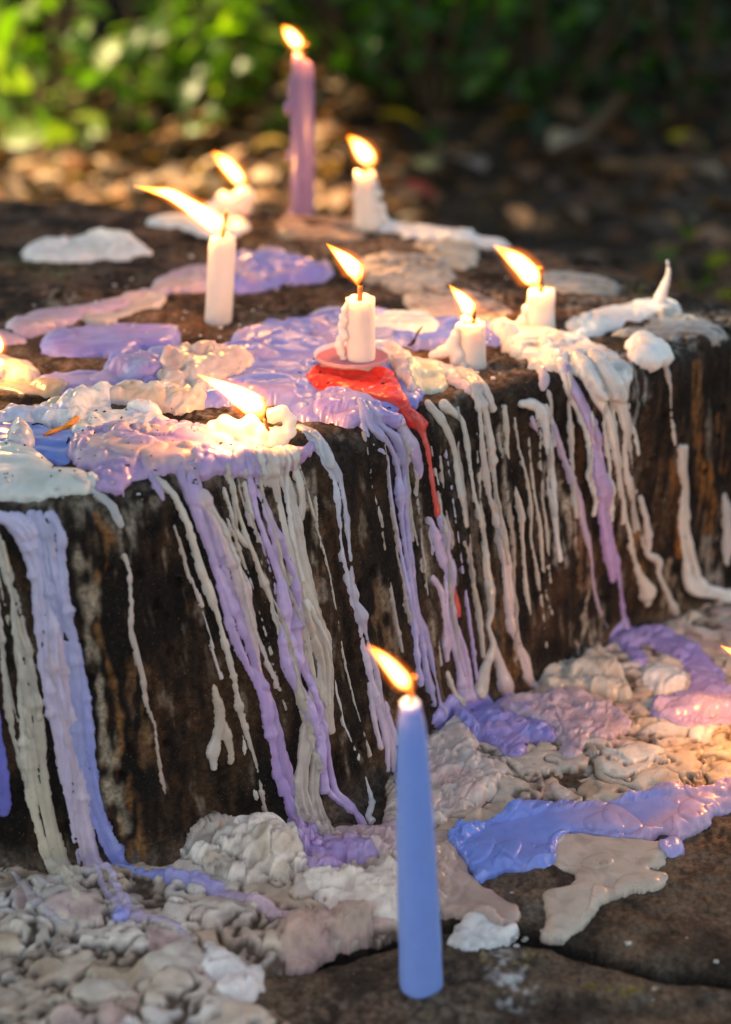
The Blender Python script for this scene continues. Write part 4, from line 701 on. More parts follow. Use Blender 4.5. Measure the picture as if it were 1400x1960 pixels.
runs('wax_run', 'bright white run beside the purple run on its left', [(WHITE, WHITE * .95, [(1070, 690, 26), (1090, 735, 26), (1108, 775, 22), (1122, 815, 16), (1130, 860, 13), (1134, 900, 13), (1140, 945, 12)])], 35)
runs('wax_run', 'strong purple run at right, full height down to the purple hook', [(C(.46, .36, .66), C(.40, .28, .60), [(1085, 710, 14), (1110, 760, 14), (1130, 810, 18), (1142, 860, 20), (1150, 910, 24), (1162, 935, 36), (1158, 965, 26), (1164, 1010, 24), (1170, 1060, 22), (1178, 1110, 22), (1184, 1160, 24), (1190, 1205, 34)])], 36, k=.9)
runs('wax_run', 'white run right of the purple run fading into thin cream tip', [(WHITE, C(.62, .56, .50), [(1105, 690, 30), (1135, 740, 30), (1162, 790, 22), (1172, 830, 16), (1182, 880, 12), (1188, 930, 12), (1196, 980, 12), (1205, 1020, 14), (1212, 1060, 12), (1222, 1095, 16), (1238, 1130, 26), (1240, 1155, 20)])], 37)
runs('wax_run', 'wide pale run with a bead right of the white run', [(WHITE * .92, C(.58, .52, .48), [(1140, 690, 30), (1168, 735, 34), (1188, 775, 34), (1198, 820, 24), (1196, 860, 14), (1200, 905, 14), (1208, 945, 20), (1212, 965, 12), (1225, 1020, 6), (1238, 1060, 5)]), (WHITE * .85, WHITE * .85, [(1200, 800, 12), (1215, 830, 12), (1222, 868, 12)])], 38)
runs('wax_run', 'short pale beaded run low beside the right bead run', [(C(.6, .56, .56), C(.55, .5, .46), [(1226, 950, 12), (1238, 1000, 16), (1243, 1045, 14), (1240, 1060, 8), (1262, 1075, 20), (1262, 1100, 14), (1280, 1140, 14), (1296, 1175, 12)])], 39)
runs('wax_run', 'thin short drip under the oval white lump at the turning edge', [(C(.5, .46, .46), C(.6, .54, .5), [(1277, 700, 10), (1283, 745, 10), (1284, 790, 8), (1290, 835, 12), (1292, 850, 8)])], 40)
runs('wax_run', 'isolated white run at right flaring out along the ledge', [(C(.62, .56, .52), WHITE, [(1309, 858, 16), (1310, 900, 18), (1314, 940, 16), (1310, 990, 20), (1314, 1040, 20), (1322, 1085, 28), (1332, 1125, 34), (1370, 1135, 28), (1430, 1148, 26)])], 41)
runs('wax_run', 'blurred white run touching the right picture edge', [(C(.5, .48, .48), C(.6, .58, .58), [(1385, 950, 20), (1392, 990, 24), (1394, 1030, 20), (1392, 1080, 10)])], 42)
runs('wax_run', 'thin cream strand at the foot beside the wax wishbone', [(C(.6, .52, .46), C(.6, .52, .46), [(858, 1290, 14), (868, 1320, 12), (880, 1345, 14)])], 43)
runs('wax_run', 'pale drip pair spilling from the greyish mound onto the left corner', [(C(.58, .62, .62), C(.4, .42, .44), [(150, 930, 20), (185, 945, 16), (215, 970, 22), (232, 1005, 18)])], 44, k=.4)
runs('wax_run', 'short stubby lilac drip under the front lilac sheet at left', [(LILAC, LILAC * .9, [(290, 915, 12), (305, 938, 14), (312, 955, 10)])], 45)
runs('wax_run', 'short cream drip over the dark rim left of the centre bundle', [(C(.6, .55, .5), PALE, [(430, 900, 14), (445, 930, 14), (450, 965, 10), (452, 1010, 8)])], 46)
runs('wax_run', 'small pale wax speck run low on the face left of the tall cream chunk', [(C(.6, .56, .5), C(.6, .56, .5), [(466, 1410, 5), (468, 1428, 8), (468, 1445, 7)])], 47, group='wax specks low on the face')
runs('wax_run', 'small pale wax speck run directly above the tall cream chunk', [(C(.6, .56, .5), C(.6, .56, .5), [(484, 1500, 5), (488, 1515, 8), (492, 1530, 7)])], 48, group='wax specks low on the face')
runs('wax_run', 'short white scrap of run at the rim right of the light blue run', [(C(.5, .48, .46), C(.45, .4, .36), [(603, 905, 6), (606, 960, 7), (608, 1010, 5)])], 49, k=.4)
runs('wax_run', 'thin dirty white run between the periwinkle pair and the lilac tongue', [(C(.5, .46, .4), C(.42, .36, .3), [(775, 870, 8), (781, 930, 8), (787, 990, 9), (791, 1035, 7)])], 50, k=.35)
runs('wax_run', 'thin grainy pale run under the blunt lilac tongue', [(C(.55, .48, .46), C(.42, .36, .3), [(797, 905, 8), (800, 950, 7), (806, 1010, 8), (812, 1080, 9), (820, 1150, 8)])], 51, k=.35)
runs('wax_run', 'slender pink lilac scrap left of the thick lilac run', [(C(.55, .46, .58), C(.55, .46, .58), [(819, 990, 5), (821, 1020, 8), (826, 1050, 9), (828, 1062, 8)])], 52)
runs('wax_run', 'short clear drip ending above the isolated white run at right', [(C(.5, .46, .44), C(.5, .46, .44), [(1218, 940, 8), (1222, 962, 9), (1228, 985, 6)])], 53, k=.4)
ORD = ['first', 'second', 'third', 'fourth', 'fifth', 'sixth', 'seventh']
def thin(label, group, xs, b0, b1, wpx, colr, seed):
    r_ = np.random.RandomState(seed)
    for i, a0 in enumerate(xs):
        s0 = b0 + r_.uniform(-.04, .12); s1 = b1 + r_.uniform(-.35, .0); m = 9; bb = np.linspace(s0, s1, m); aa = a0 + np.cumsum(r_.normal(0, 2.6, m)); P, _ = pos(aa, bb); x, y, _ = proj(P)
        wd = wpx * r_.uniform(.6, 1.35) * (1 + .35 * np.sin(np.arange(m) * 1.7 + r_.uniform(0, 6))); wd[-1] = wpx * 1.25; c_ = colr * r_.uniform(.8, 1.15)
        runs('wax_run', ORD[i] + ' from the left of the ' + label, [(c_, c_ * r_.uniform(.8, 1.05), list(zip(x, y, wd)))], seed * 10 + i, group=group, res=.0006, k=.6)
thin('thin beaded cream runs below the melted candle', 'thin cream runs below the melted candle', [408, 436, 452, 478, 566], 1.04, 1.95, 8, C(.52, .46, .40), 61)
thin('thin dull runs below the clear cup', 'thin runs below the cup', [692, 722, 760, 778, 812, 828, 872], 1.05, 1.85, 7, C(.46, .40, .38), 62)
thin('hair thin pale runs right of the wax wishbone', 'thin pale runs at centre right', [905, 925, 968, 985, 1005, 1022], 1.06, 1.9, 7, C(.50, .44, .38), 63)
thin('thin whitish runs under the folded white shelf', 'thin white runs under the white shelf', [1048, 1086, 1128, 1152, 1176, 1198], 1.03, 1.6, 9, C(.66, .62, .60), 64)
thin('thin yellowish runs beside the thick far left run', 'thin runs at far left', [-52, -30, -12], 1.05, 1.9, 9, C(.50, .45, .36), 65)
# ------------------------------------------------------------------ candles
def meta_blob(name, balls, res, mat, colr, parent=None, noise=.0004, seed=0):
    mb = bpy.data.metaballs.new(name + '_m'); mb.resolution = res * 100; mb.render_resolution = res * 100; mb.threshold = .6
    for x, y, z, r in balls:
        e = mb.elements.new(); e.co = (x * 100, y * 100, z * 100); e.radius = r * 100 / .575
    ob = bpy.data.objects.new('blobshape' + name + str(seed), mb); COL.objects.link(ob); dg = bpy.context.evaluated_depsgraph_get(); dg.update()
    me0 = bpy.data.meshes.new_from_object(ob.evaluated_get(dg)); V = np.empty(len(me0.vertices) * 3, dtype=np.float32); me0.vertices.foreach_get('co', V); V = V.reshape(-1, 3).astype(float) / 100
    fs = [tuple(p.vertices) for p in me0.polygons]; bpy.data.objects.remove(ob); bpy.data.metaballs.remove(mb); bpy.data.meshes.remove(me0)
    ctr = V.mean(0) if len(V) else 0; V = V + noise * perlin(V, 180, seed)[:, None] * 2 * (V - ctr) / (np.linalg.norm(V - ctr, axis=1)[:, None] + 1e-9)
    c = np.broadcast_to(colr, V.shape) * (1 + .06 * perlin(V, 120, seed + 2))[:, None]
    return poly_obj(name, V, fs, mat, np.clip(c, 0, 1), parent=parent)
def flame(spine, Y, root, off, power=1.0, white=1.0):
    q = catmull(np.array(spine, float), 7); pts = [at_y(x, y, Y) for x, y, _ in q]; Z = pts[0].y * cT - (pts[0].z - HC) * sT
    r = np.maximum(q[:, 2] / 2 * Z / F, .00012) * 1.05; V, Q = sweep([p - off for p in pts], r, 20, .85, cap=True)
    t = np.repeat(np.linspace(0, 1, len(q)), 20); t = np.append(t, [0, 1])
    br = (.12 + .88 * sstep(.02, .32, t)) * (1 - .82 * sstep(.72, 1.0, t)) ; wh = sstep(0, .25, t) * (1 - sstep(.55, 1., t))
    o = poly_obj('flame', V, Q, FLAME, np.stack([br * power, wh * white, 0 * br], -1), parent=root)
    V, Q = sweep([p - off for p in pts], r * 1.55 + .0006, 16, .85, cap=True); t2 = np.append(np.repeat(np.linspace(0, 1, len(q)), 16), [0, 1])
    poly_obj('flame_glow', V, Q, FLAME, np.stack([.075 * power * sstep(0, .15, t2) * (1 - .9 * sstep(.6, 1, t2)), 0 * t2, 0 * t2], -1), parent=o)  # wider faint orange shell added for the glow around the flame
    c = pts[len(pts) // 2] - off; l = bpy.data.lights.new('candle_light', 'POINT'); l.energy = FLAME_W * power ** 2 * max(q[:, 2]) / 28. * (Z / .85); l.color = (1, .45, .15); l.shadow_soft_size = .004
    lo = bpy.data.objects.new('candle_light', l); COL.objects.link(lo); lo.parent = root; lo.location = pts[len(pts) * 2 // 5] - off
    return o
def wick(path, Y, root, off, wpx, two=.45):
    q = catmull(np.array([(x, y, 0) for x, y in path], float), 5); pts = [at_y(x, y, Y) - off for x, y, _ in q]; Z = Y / cT
    n = len(pts); r = np.full(n, wpx / 2 * Z / F); k = max(2, int(n * two))
    V, Q = sweep(pts, r, 8, noise=.25, nf=1500); o = poly_obj('wick', V, Q, WICK, parent=root)
    V, Q = sweep(pts[:k], r[:k] * 1.25, 8, noise=.2, nf=1500); poly_obj('waxed_wick', V, Q, WICKC, parent=o)
    e = pts[-1]; V, Q = sweep([e - Vector((0, 0, .0006)), e, e + Vector((0, 0, .0006))], [r[0] * .9, r[0] * 1.4, r[0] * .6], 8); poly_obj('glowing_tip', V, Q, EMBER, parent=o)
    return o
def candle(label, base, top, radii, colr, wpath, spine, wpx=5, top_depth=.25, rag=.06, seed=0, power=1.0, dy=0, drips=None, tilt=0.0, coltop=None, name='candle', cat='candle', grow=0):
    """base/top: pixel centres of the foot and the rim; radii: [(fraction, half width px)]"""
    B = stone_point(*base); B.y += dy; Y = B.y; B = at_y(base[0], base[1], Y) if dy else B
    Tp = at_y(top[0], top[1], Y); root = empty(name, B); tag(root, label, cat)
    Z = Y * cT - (B.z - HC) * sT; L = (Tp - B).length; ax = (Tp - B) / L
    n, sg = 64, 48; ph = np.linspace(0, 2 * np.pi, sg, endpoint=False); rings = []; colrs = []
    fr = np.linspace(-.03 if not grow else -.03, 1, n)
    xs = [r[0] for r in radii]; rs = np.array([r[1] for r in radii]) * Z / F
    U = np.array(ax.orthogonal().normalized()); ax_ = np.array(ax); W = np.cross(ax_, U)
    # fixed frame: U = camera right
    U = np.array([1., 0, 0]) - ax_ * ax_[0]; U /= np.linalg.norm(U); W = np.cross(ax_, U)
    prof = [(f, np.interp(f, xs, rs)) for f in fr]; R = prof[-1][1]
    prof += [(1 + .02 * R / L, R * .93), (1 + .0 * R / L, R * .8), (1 - top_depth * R / L, R * .55), (1 - top_depth * 1.3 * R / L, R * .15)]
    P = np.array([[np.array([0, 0, 0]) + ax_ * f * L + r * (math.cos(a) * U + math.sin(a) * W) for a in ph] for f, r in prof])
    wob = perlin(P, 70, seed) * .04 + perlin(P, 220, seed + 1) * .012
    cen = np.array([ax_ * f * L for f, r in prof])[:, None]; P = P + (P - cen) * wob[..., None]
    rimn = perlin(np.stack([np.cos(ph), np.sin(ph), ph * 0], -1), 1.6, seed + 3) * rag * L * 1.6 + tilt * R * np.cos(ph) * 2
    ff = np.array([p[0] for p in prof]); P = P + (sstep(.86, 1.0, ff)[:, None] * rimn[None])[..., None] * ax_
    V = P.reshape(-1, 3); m = len(prof); Q = []
    for i in range(m - 1):
        for j in range(sg):
            k = (j + 1) % sg; Q.append((i * sg + j, i * sg + k, (i + 1) * sg + k, (i + 1) * sg + j))
    Q.append(tuple((m - 1) * sg + j for j in range(sg))); Q.append(tuple(reversed(range(sg))))
    c = np.broadcast_to(colr, V.shape).copy()
    if coltop is not None: c = mixc(c, np.broadcast_to(coltop, V.shape), np.repeat(sstep(.86, .97, ff), sg))
    poly_obj('candle_body', V, Q, CANDLE, c, parent=root)
    if drips:
        bl = []
        for k, (x, y, r, d) in enumerate(drips):
            p = at_y(x, y, Y) - B; bl.append((p.x, p.y + d * Z / F, p.z, r * Z / F))
        meta_blob('wax_drip', bl, .0009, CANDLE, colr, parent=root, seed=seed)
    if wpath: wick(wpath, Y, root, B, wpx)
    if spine: flame(spine, Y, root, B, power)
    return root, B, Y, Z
CW = C(.76, .69, .66)
candle('tall tapered blue candle standing alone on the ledge in front, slim tip coloured as if lit', (807, 1888), (786, 1344), [(0, 41), (.02, 42), (.3, 39.5), (.6, 34), (.82, 29), (.93, 25), (.97, 20), (1, 18)], C(.22, .37, .84),
       [(784, 1350), (790, 1330), (797, 1308), (794, 1295)], [(786, 1324, 12), (772, 1304, 30), (752, 1280, 28), (730, 1257, 18), (704, 1236, 2)], 6, .15, .006, 301, coltop=C(.27, .36, .78))  # coltop tints the tip for the pinkish light there
candle('tall purple candle at the back with melted drips down its left side', (579, 413), (580, 112), [(0, 23), (.5, 22), (.85, 21), (.95, 20), (1, 16)], C(.19, .14, .32),
       [(580, 112), (584, 98), (587, 84)], [(577, 94, 14), (570, 83, 24), (561, 72, 25), (551, 60, 20), (541, 49, 6)], 5, .3, .02, 305, tilt=-.25, coltop=C(.55, .28, .40),
       drips=[(568, 128, 8, -6), (563, 150, 9, -6), (560, 165, 9, -4), (559, 180, 8, -4), (563, 195, 8, -4), (553, 200, 8, 0), (551, 212, 7, 0), (564, 240, 7, -4), (563, 270, 7, -4), (557, 290, 7, 0), (553, 302, 6, 0), (566, 310, 6, -4), (564, 340, 6, -4), (563, 370, 6, -4), (562, 400, 6, -4), (558, 408, 9, -4)])
candle('short thick white candle at the back, slumped to the right into the white trail', (706, 440), (699, 330), [(0, 28), (.3, 25), (.7, 22), (1, 20)], CW,
       [(699, 334), (708, 318), (712, 300)], [(706, 322, 14), (704, 304, 32), (693, 287, 32), (681, 273, 22), (666, 260, 6)], 6, .3, .08, 309,
       drips=[(716, 350, 9, -4), (722, 370, 10, -4), (727, 395, 11, -4), (731, 415, 12, -4), (742, 432, 11, -2), (755, 440, 8, 0), (683, 350, 6, -6), (681, 375, 7, -6), (683, 400, 6, -6), (684, 425, 7, -6)])
# stump behind the long flame
def stump(label, base, balls, wpath, spine, colr, Y=None, res=.001, seed=0, power=1, wpx=5, name='melted_candle', cat='candle', noise=.0006):
    B = stone_point(*base); Y = B.y; root = empty(name, B); tag(root, label, cat); Z = Y * cT - (B.z - HC) * sT; bl = []
    for x, y, r, d in balls:
        p = at_y(x, y, Y) - B; bl.append((p.x, p.y + d * Z / F, p.z, r * Z / F))
    meta_blob('candle_body', bl, res, CANDLE, colr, parent=root, seed=seed, noise=noise)
    if wpath: wick(wpath, Y, root, B, wpx)
    if spine: flame(spine, Y, root, B, power)
    return root
stump('low melted white stump with small flame behind the long flame', (440, 415), [(465, 385, 20, 0), (468, 374, 17, 0), (445, 392, 18, 0), (425, 385, 14, 0), (424, 375, 9, 0), (410, 398, 14, 0), (395, 405, 12, 0), (440, 405, 18, 0), (465, 402, 16, 0)],
      [(468, 366), (470, 358), (468, 350)], [(465, 355, 12), (457, 342, 24), (442, 323, 26), (426, 307, 21), (408, 291, 6)], C(.84, .74, .70), seed=313)
candle('white candle at left with the longest wind blown flame', (418, 612), (427, 452), [(0, 26), (.5, 26), (.9, 26), (1, 24)], CW,
       [(426, 455), (430, 430), (434, 405)], [(427, 449, 10), (417, 431, 38), (385, 408, 34), (355, 388, 27), (325, 371, 22), (295, 364, 13), (256, 355, 2)], 6, .3, .05, 317, tilt=.05)
candle('upright white candle standing in the clear cup, wax dripping on its left side', (692, 726), (690, 571), [(0, 27), (.5, 27), (1, 28)], CW,
       [(689, 575), (690, 550), (688, 528), (691, 507)], [(686, 546, 8), (681, 520, 32), (666, 501, 30), (648, 485, 19), (625, 466, 2)], 8, .3, .03, 321,
       drips=[(668, 580, 8, -8), (661, 590, 8, -8), (657, 605, 8, -6), (655, 620, 8, -6), (657, 635, 8, -6), (652, 648, 8, -4), (650, 660, 9, -4), (653, 672, 8, -4), (658, 685, 7, -4), (659, 700, 7, -6), (645, 706, 9, -4), (655, 712, 9, -8), (664, 718, 9, -14), (662, 640, 10, -8), (664, 610, 9, -8)])
candle('short white candle stub with slumped wax on its left, middle right of the block top', (906, 700), (904, 618), [(0, 26), (.5, 25), (1, 25)], CW,
       [(907, 622), (908, 600), (907, 582)], [(905, 606, 6), (899, 592, 28), (889, 576, 25), (876, 562, 17), (860, 545, 2)], 7, .3, .10, 325,
       drips=[(880, 625, 9, -4), (873, 640, 10, -4), (868, 655, 12, -4), (860, 668, 13, -4), (845, 674, 12, -2), (830, 680, 9, 0), (878, 675, 15, -8), (872, 690, 11, -10), (888, 694, 8, -20), (895, 706, 5, -26), (907, 710, 5, -26), (900, 618, 9, 8), (890, 612, 8, 6), (932, 655, 3, 0), (938, 648, 3, 0), (940, 640, 3, 0)])
candle('short white candle at the right back of the block top with a large flame', (1030, 632), (1038, 556), [(0, 34), (.3, 30), (.6, 27), (.9, 27), (1, 26)], CW,
       [(1036, 558), (1036, 535), (1033, 512)], [(1032, 552, 8), (1020, 532, 36), (1001, 509, 36), (978, 490, 27), (945, 469, 3)], 8, .25, .06, 329, tilt=.05,
       drips=[(1008, 590, 10, -6), (1003, 610, 12, -6), (990, 625, 12, -4), (975, 632, 9, 0), (1015, 622, 14, -12), (1052, 622, 10, -8)])
stump('candle melted down to a lobed white pad with a curved wick, on the front edge', (480, 850), [(400, 838, 17, 0), (415, 842, 20, 0), (432, 848, 20, -10), (420, 855, 16, -14), (405, 820, 13, 8), (430, 812, 16, 10), (455, 822, 18, 6), (480, 812, 16, 10), (500, 830, 16, 6), (520, 800, 15, 12), (540, 795, 15, 14), (556, 808, 13, 10), (553, 828, 14, 6), (530, 832, 15, 4), (470, 845, 16, 0), (495, 850, 14, -6), (520, 850, 13, -4), (450, 858, 14, -10), (540, 845, 11, 0), (385, 828, 10, 4)],
      [(515, 828), (508, 805), (508, 780), (503, 762)], [(499, 806, 6), (492, 782, 44), (466, 763, 42), (436, 745, 28), (406, 730, 14), (377, 716, 2)], C(.86, .80, .72), seed=333, power=1.1, wpx=6, res=.001)
stump('unlit pointed wax spire with a bent tip at the right end of the block top', (1268, 598), [(1266, 590, 15, 0), (1264, 578, 13, 0), (1266, 566, 11, 0), (1270, 554, 9, 0), (1274, 543, 8, 0), (1278, 532, 6, 0), (1280, 522, 5, 0), (1280, 514, 4, 0), (1279, 506, 3, 0), (1278, 500, 3, 0), (1256, 592, 13, 0), (1276, 594, 11, 0)], None, None, C(.68, .62, .62), seed=337, res=.0008, name='wax_spire', cat='candle stub', noise=.0002)
candle('lit candle stub just outside the right picture edge, only its flame tip showing', (1482, 1440), (1480, 1330), [(0, 34), (1, 30)], CW, [(1480, 1334), (1484, 1318), (1482, 1300)], [(1478, 1318, 10), (1464, 1296, 34), (1440, 1272, 30), (1414, 1254, 18), (1380, 1236, 2)], 7, .3, .03, 341, power=1.12)
candle('small lit candle stub at the left picture edge behind the pinkish lump', (-14, 728), (-12, 690), [(0, 22), (1, 20)], CW, [(-12, 694), (-8, 680), (-6, 668)], [(-10, 682, 8), (-4, 664, 22), (-10, 645, 18), (-24, 630, 2)], 5, .3, .05, 345, power=1.0)
# clear cup under the centre candle
def cup():
    B = stone_point(675, 722); B.z += .0035; Z = B.y * cT - (B.z - HC) * sT; root = empty('candle_cup', B); tag(root, 'shallow clear plastic cup tinted pink inside, holding the centre white candle', 'candle cup')
    R = 75 * Z / F; prof = [(R * .86, .0002), (R * .93, .0008), (R * .975, .0030), (R * 1.0, .0036), (R * .99, .0040), (R * .965, .0035), (R * .91, .0012), (R * .5, .0009), (R * .02, .0009)]
    sg = 64; V = [(r * math.cos(2 * math.pi * j / sg), r * math.sin(2 * math.pi * j / sg), z) for r, z in prof for j in range(sg)]; Q = []
    for i in range(len(prof) - 1):
        for j in range(sg): k = (j + 1) % sg; Q.append((i * sg + j, i * sg + k, (i + 1) * sg + k, (i + 1) * sg + j))
    poly_obj('cup_wall', V, Q, CUP, parent=root)
    prof = [(R * .93, .0016), (R * .6, .0017), (R * .02, .0017)]; V = [(r * math.cos(2 * math.pi * j / sg), r * math.sin(2 * math.pi * j / sg), z) for r, z in prof for j in range(sg)]; Q = []
    for i in range(2):
        for j in range(sg): k = (j + 1) % sg; Q.append((i * sg + j, i * sg + k, (i + 1) * sg + k, (i + 1) * sg + j))
    poly_obj('cup_filling', V, Q, RED_IN, parent=root)
cup()
# ------------------------------------------------------------------ splinter, leaf, twigs
def stick(name, label, cat, pts, mat, k=.4, lift=1, px=None):
    P = [stone_point(x, y) for x, y, _ in pts]; Z = P[0].y / cT; r = [w / 2 * Z / F for _, _, w in pts]; B = P[0].copy()
    V, Q = sweep([p - B + Vector((0, 0, r[i] * .8 * lift)) for i, p in enumerate(P)], r, 8, noise=.25, nf=900); o = poly_obj(name, V, Q, mat); o.location = B; tag(o, label, cat); return o
stick('wood_splinter', 'orange split wood sliver lying on the blue pool at left', 'splinter', [(84, 843, 4), (100, 838, 10), (125, 829, 12), (150, 818, 9)], WOOD)
stick('twig', 'charred match head piece on the lilac part of the long puddle', 'twig', [(1208, 1590, 4), (1222, 1589, 6), (1240, 1592, 5)], CHAR)
stick('twig', 'curved dark twig resting on the blue part of the long puddle', 'twig', [(909, 1618, 4), (916, 1630, 5), (928, 1638, 5), (942, 1638, 4)], CHAR)
stick('twig', 'short dark twig on the greyish mound at far left', 'twig', [(102, 915, 3), (110, 911, 4), (116, 908, 3)], CHAR)
stick('twig', 'upright dark twig piece on the blue pool at left', 'twig', [(129, 857, 3), (133, 850, 4), (132, 847, 3)], CHAR)
stick('twig', 'thin twig bit beside the crumbly white flakes at left', 'twig', [(62, 822, 3), (72, 819, 4), (82, 817, 3)], CHAR)
stick('twig', 'short greenish twig stub on cream wax below the violet foot pool', 'twig', [(1005, 1440, 8), (1012, 1446, 7)], BARK)
stick('twig', 'brown twig crumb lying on the melted pad right of its wick', 'twig', [(532, 826, 3), (540, 820, 5), (548, 817, 3)], CHAR)
stick('twig', 'dark speck of soot left of the curved wick on the melted pad', 'twig', [(470, 826, 3), (480, 827, 4), (486, 826, 3)], CHAR)
stick('twig', 'twig end stuck under the pale flake at lower right', 'twig', [(1235, 1672, 6), (1262, 1664, 5), (1282, 1658, 3)], BARK)
stick('twig', 'small twig crumb at the centre of the large pink lilac foot pad', 'twig', [(1040, 1378, 4), (1048, 1374, 5), (1054, 1380, 4)], CHAR)
def curled_leaf():
    B = stone_point(800, 668); n, m = 12, 6; V = []
    for i in range(n):
        t = i / (n - 1); wd = .0042 * math.sin(math.pi * min(1, t * .9 + .08)) ** .8
        for j in range(m):
            s = j / (m - 1) * 2 - 1; V.append((-.006 + t * .009 + .001 * math.sin(6 * t), s * wd * .4 - t * .001, .0015 + t * t * .012 + abs(s) * wd * .7))
    o = mesh_np('curled_leaf', V, grid_faces(n, m), DEADLEAF); o.location = B; s = o.modifiers.new('thick', 'SOLIDIFY'); s.thickness = .0003
    tag(o, 'dark curled dry leaf standing on wax behind the short stub candle', 'leaf')
curled_leaf()
def specks():
    V = []; Q = []
    zones = [(360, 820, 560, 880, 26), (140, 780, 420, 930, 60), (560, 620, 760, 790, 20), (850, 1340, 1200, 1460, 40), (900, 1540, 1380, 1660, 14), (1050, 1620, 1250, 1780, 10), (0, 870, 180, 940, 12), (760, 1400, 1400, 1540, 70), (840, 1620, 990, 1780, 20), (1000, 1350, 1400, 1420, 12), (860, 1800, 1400, 1940, 50)]
    px = []; 
    for x0, y0, x1, y1, n in zones: px += [(random.uniform(x0, x1), random.uniform(y0, y1)) for _ in range(n)]
    for x, y in px:
        B = stone_point(x, y); L = random.uniform(.0004, .0022); r = random.uniform(.00018, .0004); a = random.uniform(0, 6.28); d = Vector((math.cos(a), math.sin(a), random.uniform(-.1, .3)))
        k = len(V)
        v, q = sweep([B + Vector((0, 0, r)), B + d * L * .5 + Vector((0, 0, r * 1.5)), B + d * L + Vector((0, 0, r))], [r, r * 1.2, r * .7], 5)
        V += [tuple(t) for t in v]; Q += [tuple(i + k for i in t) for t in q]
    o = poly_obj('soot_specks', np.array(V), Q, CHAR); tag(o, 'tiny black specks of soot and soil scattered over the wax', 'specks', kind='stuff')
specks()
# ------------------------------------------------------------------ forest floor and plants behind
def gz(x, y):
    x = np.asarray(x, float); y = np.asarray(y, float); P = np.stack([x, y, 0 * x], -1)
    return -.03 + .15 * np.maximum(y - 2.3, 0) ** 1.0 * (y < 60) * np.exp(-np.maximum(y - 2.3, 0) / 9) + .03 * perlin(P, 1.3, 400) + .012 * perlin(P, 5, 401)
gx = np.concatenate([-np.geomspace(60, 3, 14), np.linspace(-2.8, 2.8, 90), np.geomspace(3, 60, 14)]); gy = np.concatenate([np.linspace(-30, -1, 12), np.linspace(-.8, 7, 130), np.geomspace(7.3, 120, 20)])
X, Yg = np.meshgrid(gx, gy, indexing='ij'); Zg = gz(X, Yg); near = (Yg < 1.25) & (Yg > .3) & (np.abs(X) < .7); Zg = np.where(near, -.06, Zg)
o = mesh_np('ground', np.stack([X, Yg, Zg], -1).reshape(-1, 3), grid_faces(*X.shape)[:, ::-1], SOIL); tag(o, kind='structure')
def leaf_template(n=5):
    t = np.linspace(0, 1, n); V = []
    for k in t:
        wd = .30 * math.sin(math.pi * (k ** .8)) + .004; V += [(-wd, k, .10 * wd + .12 * math.sin(3 * k)), (0, k, -.03 + .12 * math.sin(3 * k)), (wd, k, .10 * wd + .12 * math.sin(3 * k))]
    Q = []
    for i in range(n - 1):
        for j in range(2): a = i * 3 + j; Q.append((a, a + 1, a + 4, a + 3))
    return np.array(V), np.array(Q)
LV, LQ = leaf_template()
def leaves(name, pts, sizes, cols, mat, flat=0, parent=None, seed=0, down=0.0):
    rs = np.random.RandomState(seed); n = len(pts)
    yaw = rs.uniform(0, 2 * np.pi, n); pit = rs.normal(0, .25, n) if flat else rs.normal(-down, .55, n); rol = rs.normal(0, .35 if flat else .6, n)
    cy, sy, cp, sp, cr, sr = np.cos(yaw), np.sin(yaw), np.cos(pit), np.sin(pit), np.cos(rol), np.sin(rol); z = 0 * yaw
    Rz = np.array([[cy, -sy, z], [sy, cy, z], [z, z, z + 1]]).transpose(2, 0, 1); Rx = np.array([[z + 1, z, z], [z, cp, -sp], [z, sp, cp]]).transpose(2, 0, 1); Ry = np.array([[cr, z, sr], [z, z + 1, z], [-sr, z, cr]]).transpose(2, 0, 1)
    R = Rz @ Rx @ Ry; V = np.einsum('nij,kj->nki', R, LV) * np.asarray(sizes)[:, None, None] + np.asarray(pts)[:, None]
    Q = (LQ[None] + (np.arange(n) * len(LV))[:, None, None]).reshape(-1, 4); c = np.repeat(np.asarray(cols), len(LV), 0)
    return mesh_np(name, V.reshape(-1, 3), Q, mat, c, parent=parent)
def pick(pal, n, rs, v=.25): pal = np.array(pal); return np.clip(pal[rs.randint(0, len(pal), n)] * (1 + rs.uniform(-v, v, (n, 1))), 0, 1)
rs = np.random.RandomState(5)
# litter carpet
n = 9000; yy = 1.15 + 4.6 * rs.rand(n) ** 1.4; xx = rs.uniform(-1, 1, n) * (1.0 + .35 * yy); zz = gz(xx, yy) + .006 + rs.rand(n) * .02
keep = ~((yy < 1.36) & (np.abs(xx) < .8)); xx, yy, zz = xx[keep], yy[keep], zz[keep]; n = len(xx)
o = leaves('leaf_litter', np.stack([xx, yy, zz], -1), rs.uniform(.022, .07, n), pick([(.10, .042, .018), (.05, .022, .01), (.13, .062, .026), (.03, .014, .008), (.17, .10, .055), (.06, .035, .018), (.13, .045, .013), (.04, .02, .01)], n, rs), LITTER, 1, seed=6)
tag(o, 'brown carpet of fallen leaves on the forest floor behind the block', 'leaf litter', kind='stuff')
def ground_hit(px, py):
    d = ray(px, py); lo = 1.2
    for k in range(900):
        t = lo + k * .006; p = Vector((d.x * t, d.y * t, HC + d.z * t))
        if p.z < float(gz(p.x, p.y)) + .015: return p
    return p
def big_leaf(px, py, size, colr, label):
    p = ground_hit(px, py); o = leaves('fallen_leaf', np.array([[0, 0, .012]]), [size], np.array([colr]), LITTER, 1, seed=int(px + py)); o.location = p; tag(o, label, 'leaf', None)
    s = o.modifiers.new('thick', 'SOLIDIFY'); s.thickness = .0008
